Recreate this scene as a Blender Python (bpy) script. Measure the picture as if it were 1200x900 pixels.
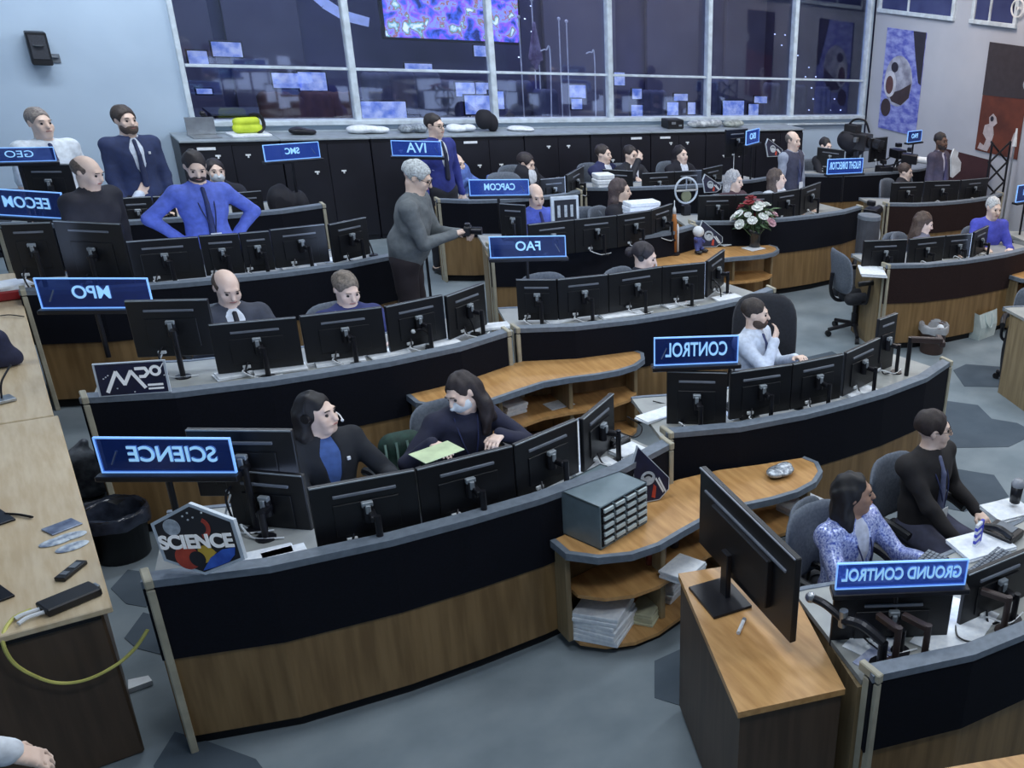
import bpy, math, random
import numpy as np
from mathutils import Vector, Matrix
random.seed(7); np.random.seed(7)
for o in list(bpy.data.objects): bpy.data.objects.remove(o)
SC = bpy.context.scene; COL = SC.collection
# ------------------------------------------------------------------ camera
H = 3.9
FPX, YAW, PIT, ROL, CX, CY = 1092.5, .774, .434, -.103, 1013.85, 501.2
def cam_axes():
    F = np.array([math.sin(YAW)*math.cos(PIT), math.cos(YAW)*math.cos(PIT), -math.sin(PIT)])
    r = np.array([math.cos(YAW), -math.sin(YAW), 0.]); d = np.cross(F, r)
    c, s = math.cos(ROL), math.sin(ROL)
    return np.array([c*r+s*d, -s*r+c*d, F])
CM = cam_axes()
cd = bpy.data.cameras.new('camera'); cam = bpy.data.objects.new('camera', cd); COL.objects.link(cam)
cd.sensor_width = 36; cd.sensor_fit = 'HORIZONTAL'; cd.lens = FPX/1200*36
cd.shift_x = (600-CX)/1200; cd.shift_y = (CY-450)/1200; cd.clip_start = .05; cd.clip_end = 100
cam.matrix_world = Matrix(((CM[0][0], -CM[1][0], -CM[2][0], 0), (CM[0][1], -CM[1][1], -CM[2][1], 0),
                           (CM[0][2], -CM[1][2], -CM[2][2], H), (0, 0, 0, 1)))
SC.camera = cam
def ray(px, py): return CM.T @ np.array([(px-CX)/FPX, (py-CY)/FPX, 1.])
def at(px, py, z=0.):                     # point of the room seen at a pixel, on the level z
    d = ray(px, py); t = (z-H)/d[2]; return Vector((t*d[0], t*d[1], z))
def onY(px, py, Y):
    d = ray(px, py); t = Y/d[1]; return Vector((t*d[0], Y, H+t*d[2]))
def onX(px, py, X):
    d = ray(px, py); t = X/d[0]; return Vector((X, t*d[1], H+t*d[2]))
# ------------------------------------------------------------------ world, light, exposure
SC.view_settings.view_transform = 'Standard'; SC.view_settings.look = 'None'
SC.view_settings.gamma = 1; SC.view_settings.exposure = 0.13; SC.view_settings.use_curve_mapping = False
W = bpy.data.worlds.new('world'); SC.world = W; W.use_nodes = True
W.node_tree.nodes['Background'].inputs[0].default_value = (.50, .60, .80, 1)
W.node_tree.nodes['Background'].inputs[1].default_value = .35
LIGHTC = (.86, .93, 1.0)
REFLECT_WARMC = (1.0, .84, .72)  # warm lamp colour added at right to imitate a brownish reflection
LAMPS = [(x, y, 4.85) for x in (1.6, 5.2, 8.8, 12.2) for y in (1.2, 4.6, 8.0, 11.4)]
LAMP_W = 62.
WASH = [((1.0, 12.9, 4.7), 80), ((11.4, 12.6, 4.7), 70), ((5.5, 12.9, 4.7), 60)]
# ------------------------------------------------------------------ materials
MAT = {}
def lin(c): return tuple(((v/255)/12.92 if v/255 <= .04045 else ((v/255+.055)/1.055)**2.4) for v in c)
def mat(n, rgb=(128,128,128), rough=.6, metal=0, emit=0, ecol=None, kind=None, c2=None, scale=8., bump=0, spec=.5, alpha=1, aniso=(1,1,1), emtex=False):
    if n in MAT: return MAT[n]
    m = bpy.data.materials.new(n); m.use_nodes = True; nt = m.node_tree; N = nt.nodes; L = nt.links
    b = N['Principled BSDF']; b.inputs['Roughness'].default_value = rough; b.inputs['Metallic'].default_value = metal
    b.inputs['Specular IOR Level'].default_value = spec
    c = (*lin(rgb), 1); b.inputs['Base Color'].default_value = c
    if emit:
        b.inputs['Emission Color'].default_value = (*lin(ecol or rgb), 1); b.inputs['Emission Strength'].default_value = emit
    if alpha < 1: b.inputs['Alpha'].default_value = alpha
    tc = N.new('ShaderNodeTexCoord'); mp = N.new('ShaderNodeMapping'); mp.inputs['Scale'].default_value = aniso
    L.new(tc.outputs['Object'], mp.inputs[0])
    no = N.new('ShaderNodeTexNoise'); no.inputs['Scale'].default_value = scale; no.inputs['Detail'].default_value = 5
    L.new(mp.outputs[0], no.inputs['Vector'])
    rp = N.new('ShaderNodeValToRGB'); rp.color_ramp.elements[0].position = .35; rp.color_ramp.elements[1].position = .65
    k = c2 if c2 else tuple(min(255, v*.88) for v in rgb)
    rp.color_ramp.elements[0].color = (*lin(k), 1); rp.color_ramp.elements[1].color = c
    L.new(no.outputs[0], rp.inputs[0]); L.new(rp.outputs[0], b.inputs['Base Color'])
    if emtex: L.new(rp.outputs[0], b.inputs['Emission Color'])
    if bump:
        bp = N.new('ShaderNodeBump'); bp.inputs['Strength'].default_value = bump; bp.inputs['Distance'].default_value = .01
        L.new(no.outputs[0], bp.inputs['Height']); L.new(bp.outputs[0], b.inputs['Normal'])
    MAT[n] = m; return m
wood = mat('honey_wood', (196,152,98), .36, c2=(172,128,78), scale=3, aniso=(9,1.2,9))
pale = mat('pale_wood', (206,188,158), .4, c2=(190,168,134), scale=3, aniso=(9,1.2,9))
lam = mat('grey_laminate', (158,160,156), .45, c2=(142,144,142), scale=6)
blackb = mat('reflection_tint_fabric', (46,32,32), .9, c2=(36,26,26), scale=90, spec=.2)  # black band with the reddish reflection at right put into its colour
woodv = mat('panel_wood', (140,112,74), .5, c2=(114,88,54), scale=2.2, aniso=(9,9,.7))
woodd = mat('dark_wood', (82,66,52), .5, c2=(66,52,40), scale=2.2, aniso=(9,9,.7))
woode = mat('end_wood', (150,132,100), .5, c2=(125,108,80), scale=2.5, aniso=(9,9,.7))
cream = mat('cream_trim', (176,170,150), .45)
black = mat('black_fabric', (17,19,29), .9, c2=(12,14,22), scale=90, spec=.2)
blackp = mat('black_plastic', (15,16,22), .42, c2=(12,13,18), scale=20)
dark = mat('dark_metal', (34,34,40), .35, .4)
steel = mat('brushed_metal', (170,175,180), .35, .8)
white = mat('white_plastic', (228,232,236), .5)
paper = mat('paper', (232,236,240), .8, c2=(214,220,228), scale=30)
greyl = mat('grey_edge', (112,122,134), .5, c2=(98,108,120), scale=25)
grey = mat('grey_plastic', (110,118,128), .55)
cab = mat('cabinet_black', (24,24,34), .45, c2=(19,19,28), scale=3)
meshc = mat('chair_fabric', (96,104,116), .8, c2=(80,88,100), scale=60)
chd = mat('chair_dark', (38,40,48), .75, c2=(30,32,38), scale=50)
wallm = mat('painted_wall', (172,190,208), .85, c2=(164,182,201), scale=1.2)
wallr = mat('painted_wall_right', (176,180,190), .85, c2=(168,172,183), scale=1.2)
frame = mat('window_paint', (200,212,222), .5)
floorm = mat('carpet_light', (132,142,148), .95, c2=(116,127,134), scale=2.5, bump=.1, spec=.1)
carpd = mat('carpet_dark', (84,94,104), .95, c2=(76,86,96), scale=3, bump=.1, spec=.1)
kick = mat('toe_kick', (14,15,20), .8)
glow = mat('sign_glow', (130,175,235), .4, emit=.75, ecol=(120,175,250))
letter = mat('sign_letter', (150,200,240), .4, emit=.6, ecol=(150,205,250))
scr = mat('screen_glow', (150,180,235), .3, emit=1.6, ecol=(190,210,245))
skin = mat('skin', (228,202,186), .55, c2=(216,186,168), scale=14)
skin2 = mat('skin_tan', (168,132,110), .55, c2=(150,116,95), scale=14)
skin3 = mat('skin_brown', (108,80,66), .55, c2=(96,70,58), scale=14)
def acrylic(em=.07, c=(30,48,100)):
    m = bpy.data.materials.new('blue_acrylic'); m.use_nodes = True; nt = m.node_tree; N = nt.nodes; L = nt.links
    for n in list(N): N.remove(n)
    out = N.new('ShaderNodeOutputMaterial'); tr = N.new('ShaderNodeBsdfTransparent'); tr.inputs[0].default_value = (.45,.55,.85,1)
    b = N.new('ShaderNodeBsdfPrincipled'); b.inputs['Base Color'].default_value = (*lin(c),1); b.inputs['Roughness'].default_value = .15
    b.inputs['Emission Color'].default_value = (*lin((50,90,190)),1); b.inputs['Emission Strength'].default_value = em
    mx = N.new('ShaderNodeMixShader'); mx.inputs[0].default_value = .5
    L.new(tr.outputs[0], mx.inputs[1]); L.new(b.outputs[0], mx.inputs[2]); L.new(mx.outputs[0], out.inputs[0]); return m
acr = acrylic(); acr2 = acrylic(.3, (48,72,150))
def glassm(n, tint=(.75,.8,.95), gl=.07):
    m = bpy.data.materials.new(n); m.use_nodes = True; nt = m.node_tree; N = nt.nodes; L = nt.links
    for q in list(N): N.remove(q)
    out = N.new('ShaderNodeOutputMaterial'); tr = N.new('ShaderNodeBsdfTransparent'); tr.inputs[0].default_value = (*tint,1)
    b = N.new('ShaderNodeBsdfGlossy'); b.inputs['Roughness'].default_value = .04
    mx = N.new('ShaderNodeMixShader'); mx.inputs[0].default_value = gl
    L.new(tr.outputs[0], mx.inputs[1]); L.new(b.outputs[0], mx.inputs[2]); L.new(mx.outputs[0], out.inputs[0]); return m
glass = glassm('window_glass', (.85,.88,.98), .10); liner = glassm('clear_plastic', (.8,.83,.88), .4)
# ------------------------------------------------------------------ mesh builder
class MB:
    def __init__(s): s.v = []; s.f = []
    def add(s, vs, fs):
        n = len(s.v); s.v += [tuple(v) for v in vs]; s.f += [tuple(i+n for i in f) for f in fs]; return s
    def box(s, c, d, rz=0, M=None):
        x, y, z = d[0]/2, d[1]/2, d[2]/2; b = min(.012, x*.3, y*.3, z*.3)
        # chamfered box: each corner gives three vertices
        vs = []; idx = {}
        for sx in (-1,1):
            for sy in (-1,1):
                for sz in (-1,1):
                    idx[(sx,sy,sz)] = len(vs)
                    vs += [Vector((sx*x, sy*(y-b), sz*(z-b))), Vector((sx*(x-b), sy*y, sz*(z-b))), Vector((sx*(x-b), sy*(y-b), sz*z))]
        fs = []
        def q(axis, sgn):
            o = [(1,1),(1,-1),(-1,-1),(-1,1)]; r = []
            for u, w in o:
                k = [0,0,0]; k[axis] = sgn; k[(axis+1)%3] = u; k[(axis+2)%3] = w; r.append(idx[tuple(k)]+axis)
            return r if sgn < 0 else r[::-1]
        for a in range(3):
            for g in (-1,1): fs.append(q(a, g))
        for a in range(3):           # edge strips parallel to axis a
            b1, b2 = (a+1)%3, (a+2)%3
            for u in (-1,1):
                for w in (-1,1):
                    def K(t):
                        k = [0,0,0]; k[a] = t; k[b1] = u; k[b2] = w; return idx[tuple(k)]
                    r = [K(-1)+b1, K(1)+b1, K(1)+b2, K(-1)+b2]
                    fs.append(r if u*w > 0 else r[::-1])
        for k, i in idx.items():
            r = [i, i+1, i+2]; fs.append(r if k[0]*k[1]*k[2] > 0 else r[::-1])
        R = M if M is not None else Matrix.Rotation(rz, 3, 'Z')
        return s.add([R @ v + Vector(c) for v in vs], fs)
    def prism(s, poly, z0, z1):
        n = len(poly); A = sum(poly[i][0]*poly[(i+1)%n][1]-poly[(i+1)%n][0]*poly[i][1] for i in range(n))
        if A < 0: poly = poly[::-1]
        vs = [(p[0], p[1], z0) for p in poly]+[(p[0], p[1], z1) for p in poly]
        return s.add(vs, [tuple(range(n))[::-1], tuple(range(n, 2*n))]+[(i, (i+1)%n, (i+1)%n+n, i+n) for i in range(n)])
    def strip(s, pts, w, z0, z1, off=0.):      # wall band that follows a plan polyline, thickness w toward +normal
        P = offs(pts, off); Q = offs(pts, off+w); n = len(P); vs = []
        for p, q in zip(P, Q): vs += [(p[0],p[1],z0),(q[0],q[1],z0),(q[0],q[1],z1),(p[0],p[1],z1)]
        fs = [(0,3,2,1)]
        for i in range(n-1):
            a = 4*i; b = a+4
            for j in range(4): fs.append((a+j, a+(j+1)%4, b+(j+1)%4, b+j)[::1])
        fs.append((4*n-4, 4*n-3, 4*n-2, 4*n-1)); return s.add(vs, fs)
    def cyl(s, a, b, r, r2=None, n=12):
        r = float(r); r2 = None if r2 is None else float(r2); a = Vector(a); b = Vector(b); r2 = r if r2 is None else r2; d = (b-a)
        if d.length < 1e-6: return s
        d.normalize(); u = d.orthogonal().normalized(); w = d.cross(u)
        vs = [a+r*(math.cos(t)*u+math.sin(t)*w) for t in [2*math.pi*i/n for i in range(n)]]
        vs += [b+r2*(math.cos(t)*u+math.sin(t)*w) for t in [2*math.pi*i/n for i in range(n)]]
        return s.add(vs, [tuple(range(n))[::-1], tuple(range(n,2*n))]+[(i,(i+1)%n,(i+1)%n+n,i+n) for i in range(n)])
    def tube(s, pts, r, n=8, smooth=True):
        r = float(r); P = [Vector(p) for p in pts]
        if smooth and len(P) > 2:
            Q = []
            for i in range(len(P)-1):
                p0 = P[max(i-1,0)]; p1 = P[i]; p2 = P[i+1]; p3 = P[min(i+2,len(P)-1)]
                for k in range(6):
                    t = k/6; Q.append(.5*((2*p1)+(p2-p0)*t+(2*p0-5*p1+4*p2-p3)*t*t+(3*p1-p0-3*p2+p3)*t**3))
            Q.append(P[-1]); P = Q
        m = len(P); vs = []; u = None
        for i, p in enumerate(P):
            d = (P[min(i+1,m-1)]-P[max(i-1,0)]).normalized()
            u = d.orthogonal().normalized() if u is None else (u-d*u.dot(d)).normalized()
            w = d.cross(u); vs += [p+r*(math.cos(2*math.pi*k/n)*u+math.sin(2*math.pi*k/n)*w) for k in range(n)]
        fs = [tuple(range(n))[::-1], tuple(range((m-1)*n, m*n))]
        for i in range(m-1):
            for k in range(n): fs.append((i*n+k, i*n+(k+1)%n, (i+1)*n+(k+1)%n, (i+1)*n+k))
        return s.add(vs, fs)
    def lathe(s, prof, c=(0,0,0), n=20, sx=1, sy=1):
        m = len(prof); vs = []
        for r, z in prof: vs += [(c[0]+sx*r*math.cos(2*math.pi*k/n), c[1]+sy*r*math.sin(2*math.pi*k/n), c[2]+z) for k in range(n)]
        fs = []
        for i in range(m-1):
            for k in range(n): fs.append((i*n+k, i*n+(k+1)%n, (i+1)*n+(k+1)%n, (i+1)*n+k))
        if prof[0][0] > 1e-4: fs.append(tuple(range(n))[::-1])
        if prof[-1][0] > 1e-4: fs.append(tuple(range((m-1)*n, m*n)))
        return s.add(vs, fs)
    def ball(s, c, r, n=12, m=8, sq=(1,1,1)):
        r = float(r)
        return s.lathe([(max(1e-5, r*math.sin(math.pi*i/m)), -r*math.cos(math.pi*i/m)*sq[2]) for i in range(m+1)], c, n, sq[0], sq[1])
    def quad(s, a, b, c, d, t=.004):          # thin slab spanned by four corners
        a, b, c, d = map(Vector, (a, b, c, d)); n = (b-a).cross(d-a).normalized()*t
        return s.add([a,b,c,d,a+n,b+n,c+n,d+n], [(3,2,1,0),(4,5,6,7),(0,1,5,4),(1,2,6,5),(2,3,7,6),(3,0,4,7)])
    def build(s, name, m, parent=None, smooth=False):
        me = bpy.data.meshes.new(name); me.from_pydata([tuple(v) for v in s.v], [], s.f); me.materials.append(m)
        me.validate(); me.update()
        o = bpy.data.objects.new(name, me); COL.objects.link(o)
        if smooth:
            me.polygons.foreach_set('use_smooth', [True]*len(me.polygons))
        if parent: o.parent = parent; o.matrix_parent_inverse = parent.matrix_world.inverted() if parent.get('_abs') else Matrix()
        return o
def offs(pts, d):
    if abs(d) < 1e-9: return [tuple(p[:2]) for p in pts]
    out = []; n = len(pts)
    for i in range(n):
        a = Vector(pts[max(i-1,0)][:2]); b = Vector(pts[min(i+1,n-1)][:2]); t = (b-a).normalized(); N = Vector((-t.y, t.x))
        out.append((pts[i][0]+N.x*d, pts[i][1]+N.y*d))
    return out
def tag(o, label=None, cat=None, group=None, kind=None):
    if label: o['label'] = label
    if cat: o['category'] = cat
    if group: o['group'] = group
    if kind: o['kind'] = kind
    return o
def empty(name, loc, rz=0, label=None, cat=None, group=None):
    o = bpy.data.objects.new(name, None); COL.objects.link(o); o.location = loc; o.rotation_euler = (0,0,rz); o.empty_display_size = .1
    return tag(o, label, cat, group)
def struct(name, b, m):
    return tag(b.build(name, m), kind='structure')
def copy_tree(o, parent=None):
    c = o.copy(); COL.objects.link(c)
    if parent: c.parent = parent
    for ch in list(o.children): copy_tree(ch, c)
    return c
def text_mesh(name, body, size, m, parent, M, extrude=.002, xs=1.0, shear=0., bold=0., fitw=None):
    cu = bpy.data.curves.new('t', 'FONT'); cu.body = body; cu.size = size; cu.extrude = extrude; cu.align_x = 'CENTER'; cu.align_y = 'CENTER'
    cu.shear = shear; cu.offset = bold
    t = bpy.data.objects.new('t', cu); COL.objects.link(t)
    me = bpy.data.meshes.new_from_object(t.evaluated_get(bpy.context.evaluated_depsgraph_get()))
    bpy.data.objects.remove(t); ww = max(v.co.x for v in me.vertices)-min(v.co.x for v in me.vertices); k_ = xs if not fitw else fitw/ww; me.transform(Matrix.Diagonal((k_,1,1,1))); me.transform(M); me.materials.clear(); me.materials.append(m)
    o = bpy.data.objects.new(name, me); COL.objects.link(o); o.parent = parent; return o
# ------------------------------------------------------------------ implicit surfaces (for people, bags, hair)
class SDF:
    def __init__(s, lo, hi, h):
        s.lo = np.array(lo, float); s.h = h; s.n = np.ceil((np.array(hi, float)-s.lo)/h).astype(int)+1
        s.D = np.full(tuple(s.n), 1.0, np.float32)
    def _win(s, lo, hi):
        a = np.clip(np.floor((np.array(lo)-s.lo)/s.h).astype(int), 0, s.n); b = np.clip(np.ceil((np.array(hi)-s.lo)/s.h).astype(int)+1, 0, s.n)
        if np.any(b <= a): return None
        ax = [s.lo[i]+s.h*np.arange(a[i], b[i]) for i in range(3)]
        return tuple(slice(a[i], b[i]) for i in range(3)), ax[0][:,None,None], ax[1][None,:,None], ax[2][None,None,:]
    def _put(s, w, d, k, sub):
        D = s.D[w]
        if sub: d = -d; hh = np.clip(.5+.5*(d-D)/k, 0, 1); s.D[w] = D*(1-hh)+d*hh+k*hh*(1-hh)
        else: hh = np.clip(.5+.5*(D-d)/k, 0, 1); s.D[w] = D*(1-hh)+d*hh-k*hh*(1-hh)
    def cap(s, a, b, ra, rb=None, k=.02, sub=False, flat=None):
        rb = ra if rb is None else rb; a = np.array(a, float); b = np.array(b, float); m = max(ra, rb)+.06+k
        w = s._win(np.minimum(a,b)-m, np.maximum(a,b)+m)
        if w is None: return s
        w, X, Y, Z = w; ba = b-a; L = max(ba@ba, 1e-9)
        t = np.clip(((X-a[0])*ba[0]+(Y-a[1])*ba[1]+(Z-a[2])*ba[2])/L, 0, 1)
        d = np.sqrt((X-a[0]-t*ba[0])**2+(Y-a[1]-t*ba[1])**2+(Z-a[2]-t*ba[2])**2)-(ra+(rb-ra)*t)
        s._put(w, d, k, sub); return s
    def ell(s, c, r, R=None, k=.02, sub=False):
        c = np.array(c, float); m = max(r)+.06+k; w = s._win(c-m, c+m)
        if w is None: return s
        w, X, Y, Z = w; X = X-c[0]; Y = Y-c[1]; Z = Z-c[2]
        if R is not None:
            R = np.array(R)[:3,:3]; X, Y, Z = (R[0][i]*X+R[1][i]*Y+R[2][i]*Z for i in range(3))
        q = np.sqrt((X/r[0])**2+(Y/r[1])**2+(Z/r[2])**2); g = np.sqrt((X/r[0]**2)**2+(Y/r[1]**2)**2+(Z/r[2]**2)**2)+1e-6
        s._put(w, q*(q-1)/g, k, sub); return s
    def plane(s, p, n, k=.01):                 # keep only the side n points away from
        X = s.lo[0]+s.h*np.arange(s.n[0])[:,None,None]; Y = s.lo[1]+s.h*np.arange(s.n[1])[None,:,None]; Z = s.lo[2]+s.h*np.arange(s.n[2])[None,None,:]
        n = np.array(n, float); n /= np.linalg.norm(n)
        d = (X-p[0])*n[0]+(Y-p[1])*n[1]+(Z-p[2])*n[2]; s.D = np.maximum(s.D, d.astype(np.float32)); return s
    def noise(s, amp, fr, stretch=1.):
        X = s.lo[0]+s.h*np.arange(s.n[0])[:,None,None]; Y = s.lo[1]+s.h*np.arange(s.n[1])[None,:,None]; Z = (s.lo[2]+s.h*np.arange(s.n[2])[None,None,:])*stretch
        s.D = (s.D+amp*(np.sin(fr*X+2*np.sin(fr*.6*Z))*np.cos(fr*.9*Y+1.3)+.6*np.sin(fr*1.7*Z+2*np.cos(fr*.8*X)+fr*.5*Y))).astype(np.float32); return s
    def build(s, name, m, parent=None):
        D = s.D; D[0]=D[-1]=1; D[:,0]=D[:,-1]=1; D[:,:,0]=D[:,:,-1]=1; D = np.where(D == 0, 1e-6, D)
        S = D < 0; c = S[:-1,:-1,:-1].astype(np.int8); t = np.zeros(c.shape, np.int8)
        for i in (0,1):
            for j in (0,1):
                for k in (0,1): t += S[i:S.shape[0]-1+i, j:S.shape[1]-1+j, k:S.shape[2]-1+k]
        mix = (t > 0) & (t < 8); I = np.argwhere(mix)
        if len(I) == 0: return None
        idx = np.full(c.shape, -1, np.int64); idx[mix] = np.arange(len(I))
        P = np.zeros((len(I),3)); C = np.zeros(len(I)); cor = [(i,j,k) for i in (0,1) for j in (0,1) for k in (0,1)]
        val = {q: D[I[:,0]+q[0], I[:,1]+q[1], I[:,2]+q[2]] for q in cor}
        for q in cor:
            for ax in range(3):
                if q[ax] == 0:
                    r = list(q); r[ax] = 1; r = tuple(r); a = val[q]; b = val[r]; x = (a < 0) != (b < 0)
                    tt = np.where(x, a/np.where(x, a-b, 1), 0); pos = np.tile(np.array(q, float), (len(I),1)); pos[:,ax] += tt
                    P[x] += pos[x]; C[x] += 1
        P = s.lo+s.h*(I+P/C[:,None]); F = []
        for ax in range(3):
            u, v = (ax+1)%3, (ax+2)%3
            sl = [slice(None)]*3; sh = [slice(None)]*3; sl[ax] = slice(0,-1); sh[ax] = slice(1,None)
            x = S[tuple(sl)] != S[tuple(sh)]; E = np.argwhere(x)
            E = E[(E[:,u] > 0) & (E[:,v] > 0) & (E[:,u] < S.shape[u]-1) & (E[:,v] < S.shape[v]-1)]
            ins = S[E[:,0],E[:,1],E[:,2]]; g = []
            for du, dv in ((0,0),(-1,0),(-1,-1),(0,-1)):
                q = E.copy(); q[:,u] += du; q[:,v] += dv; g.append(idx[q[:,0],q[:,1],q[:,2]])
            g = np.stack(g, 1); g[~ins] = g[~ins][:,::-1]; F.append(g)
        F = np.concatenate(F); me = bpy.data.meshes.new(name)
        me.vertices.add(len(P)); me.vertices.foreach_set('co', P.astype(np.float32).ravel())
        me.loops.add(F.size); me.loops.foreach_set('vertex_index', F.ravel().astype(np.int32))
        me.polygons.add(len(F)); me.polygons.foreach_set('loop_start', np.arange(0, F.size, 4, dtype=np.int32))
        me.polygons.foreach_set('use_smooth', np.ones(len(F), bool)); me.update(calc_edges=True); me.validate(); me.materials.append(m)
        o = bpy.data.objects.new(name, me); COL.objects.link(o)
        if parent: o.parent = parent
        return o
def wbuild(b, name, m, parent, smooth=False):          # b holds room coordinates, parent is an unrotated empty
    o = b.build(name, m, None, smooth); o.parent = parent; o.matrix_parent_inverse = Matrix.Translation(-Vector(parent.location)); return o
def abs_thing(name, loc, label, cat, group=None): return empty(name, loc, 0, label, cat, group)
# ================================================================== THE SETTING
XR, YB, ZC = 13.9, 15.2, 5.2
floor = struct('floor', MB().box((8.5,8.5,-.05), (25,27,.1)), floorm)
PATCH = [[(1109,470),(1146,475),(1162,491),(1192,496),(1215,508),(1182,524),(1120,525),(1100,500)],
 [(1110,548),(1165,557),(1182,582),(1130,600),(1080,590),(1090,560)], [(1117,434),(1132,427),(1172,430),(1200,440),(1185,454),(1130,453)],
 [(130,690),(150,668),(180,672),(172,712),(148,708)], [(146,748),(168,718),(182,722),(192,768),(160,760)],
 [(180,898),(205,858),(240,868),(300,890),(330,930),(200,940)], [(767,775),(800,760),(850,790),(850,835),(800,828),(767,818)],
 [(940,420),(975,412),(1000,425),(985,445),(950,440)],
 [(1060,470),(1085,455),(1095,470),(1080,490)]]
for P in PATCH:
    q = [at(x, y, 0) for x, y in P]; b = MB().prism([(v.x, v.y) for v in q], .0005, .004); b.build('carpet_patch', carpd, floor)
struct('ceiling', MB().box((8.5,8.5,ZC+.05), (25,27,.1)), wallm)
struct('wall_left', MB().box((-2.05,6,2.6), (.1,18.5,5.2)), wallm)
struct('wall_front', MB().box((6,-3.05,2.6), (16.2,.1,5.2)), wallm)
struct('wall_right', MB().box((XR+.05,6,2.6), (.1,18.3,5.2)), wallr)
WZ0, WZ1 = 1.55, 4.5
wb = MB().box((0.04,YB+.08,ZC/2), (4.1,.16,ZC)).box((7.95,YB+.08,WZ0/2), (11.8,.16,WZ0)).box((7.95,YB+.08,(WZ1+ZC)/2), (11.8,.16,ZC-WZ1))
wb.box((13.86,YB+.08,ZC/2), (.12,.16,ZC))
struct('wall_back', wb, wallm)
MX = [2.08,4.07,6.06,8.04,9.99,11.92,13.80]
fr = MB()
for i, x in enumerate(MX): fr.box((x, YB+.02, (WZ0+WZ1)/2), (.09 if 0 < i < 6 else .06, .14, WZ1-WZ0))
fr.box((7.94,YB+.02,WZ1-.03), (11.7,.14,.06)).box((7.94,YB+.0,WZ0+.0), (11.78,.2,.07)).box((7.94,YB-.02,WZ0-.12), (11.78,.16,.03))
win = struct('window_1', fr, frame)
for i in range(6):
    MB().box(((MX[i]+MX[i+1])/2, YB+.02, 2.26), (MX[i+1]-MX[i]-.08,.06,.035)).build('transom', frame, win)
    MB().box(((MX[i]+MX[i+1])/2, YB+.06, (WZ0+WZ1)/2), (MX[i+1]-MX[i]-.05,.01,WZ1-WZ0)).build('pane', glass, win)
struct('baseboard_back', MB().box((6,YB-.01,.06), (15.6,.02,.12)), dark)
# two high windows on the right wall
blue_dk = mat('blue_night_glass', (70,78,120), .2, c2=(52,58,98), scale=1.5)
for n, (ya, yb) in enumerate(((15.0,13.0),(12.5,11.5))):
    b = MB(); z0 = 3.62; z1 = 4.7; yc = (ya+yb)/2; w = ya-yb
    for yy in (ya, yb): b.box((XR-.02, yy, (z0+z1)/2), (.08,.08,z1-z0))
    b.box((XR-.02,yc,z0), (.12,w+.1,.08)).box((XR-.02,yc,z1), (.08,w+.1,.08)).box((XR-.02,yc+w*.1,(z0+z1)/2), (.05,.04,z1-z0))
    o = struct('window_%d' % (n+2), b, frame); MB().box((XR-.005,yc,(z0+z1)/2), (.02,w,z1-z0)).build('pane', blue_dk, o)
# ------------------------------------------------------------------ viewing room behind the glass
room = mat('viewing_room_wall', (84,84,122), .9, c2=(62,64,98), scale=.8)
room2 = mat('viewing_room_panel', (104,104,124), .8, c2=(90,90,112), scale=1)
struct('wall_viewing_room', MB().box((10,21.1,2.6), (20,.1,5.2)).box((.4,18.25,2.6), (.1,5.7,5.2)).box((20,18.25,2.6), (.1,5.7,5.2)), room)
for i, (x0, x1) in enumerate(((2.2,3.4),(3.6,4.8),(9.5,11.2),(12.0,13.4),(14.2,15.4))):
    tag(MB().box(((x0+x1)/2,20.9,2.4), (x1-x0,.12,3.4)).build('trim_%d' % (i+1), room2), kind='structure')
neb = bpy.data.materials.new('nebula_picture'); neb.use_nodes = True
nt = neb.node_tree; b_ = nt.nodes['Principled BSDF']; t1 = nt.nodes.new('ShaderNodeTexNoise'); t1.inputs['Scale'].default_value = 4.5; t1.inputs['Detail'].default_value = 9
t1.inputs['Distortion'].default_value = .4; r1 = nt.nodes.new('ShaderNodeValToRGB'); tcn = nt.nodes.new('ShaderNodeTexCoord')
cr = r1.color_ramp; cr.elements[0].position = .36; cr.elements[0].color = (.01,.02,.12,1); cr.elements[1].position = .68; cr.elements[1].color = (.7,.8,1,1)
for p, c in ((.44,(.05,.12,.6,1)),(.5,(.3,.1,.6,1)),(.55,(.2,.35,.8,1)),(.59,(.35,.1,.08,1)),(.62,(.1,.35,.3,1))):
    e = cr.elements.new(p); e.color = c
nt.links.new(tcn.outputs['Object'], t1.inputs['Vector']); nt.links.new(t1.outputs['Color'], r1.inputs[0]); nt.links.new(t1.outputs['Fac'], r1.inputs[0])
nt.links.new(r1.outputs[0], b_.inputs['Base Color']); nt.links.new(r1.outputs[0], b_.inputs['Emission Color']); b_.inputs['Emission Strength'].default_value = 1.1
def panel_at(name, px, Y, m, label=None, cat=None, t=.05, group=None, parent=None, back=None):
    x0, y0, x1, y1 = px; a = onY(x0, y1, Y); b = onY(x1, y0, Y); c = (a+b)/2
    root = abs_thing(name, (c.x, Y, min(a.z,b.z)), label, cat, group)
    wbuild(MB().box((c.x, Y+t/2+.005, c.z), (abs(b.x-a.x)+.04, t, abs(b.z-a.z)+.04)), 'frame', back or dark, root)
    wbuild(MB().box((c.x, Y, c.z), (abs(b.x-a.x), .012, abs(b.z-a.z))), 'screen', m, root); return root
a = onY(447,-4,19.5); b2 = onY(609,50,19.5); a.z = max(a.z, b2.z+1.0)
root = abs_thing('wall_display', (a.x, 19.5, b2.z), 'large bright display of a colourful star cloud high behind the viewing window', 'screen')
wbuild(MB().box(((a.x+b2.x)/2, 19.56, (a.z+b2.z)/2), (b2.x-a.x+.1,.1,a.z-b2.z+.1)), 'frame', dark, root)
wbuild(MB().box(((a.x+b2.x)/2, 19.5, (a.z+b2.z)/2), (b2.x-a.x,.015,a.z-b2.z)), 'screen', neb, root)
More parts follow.
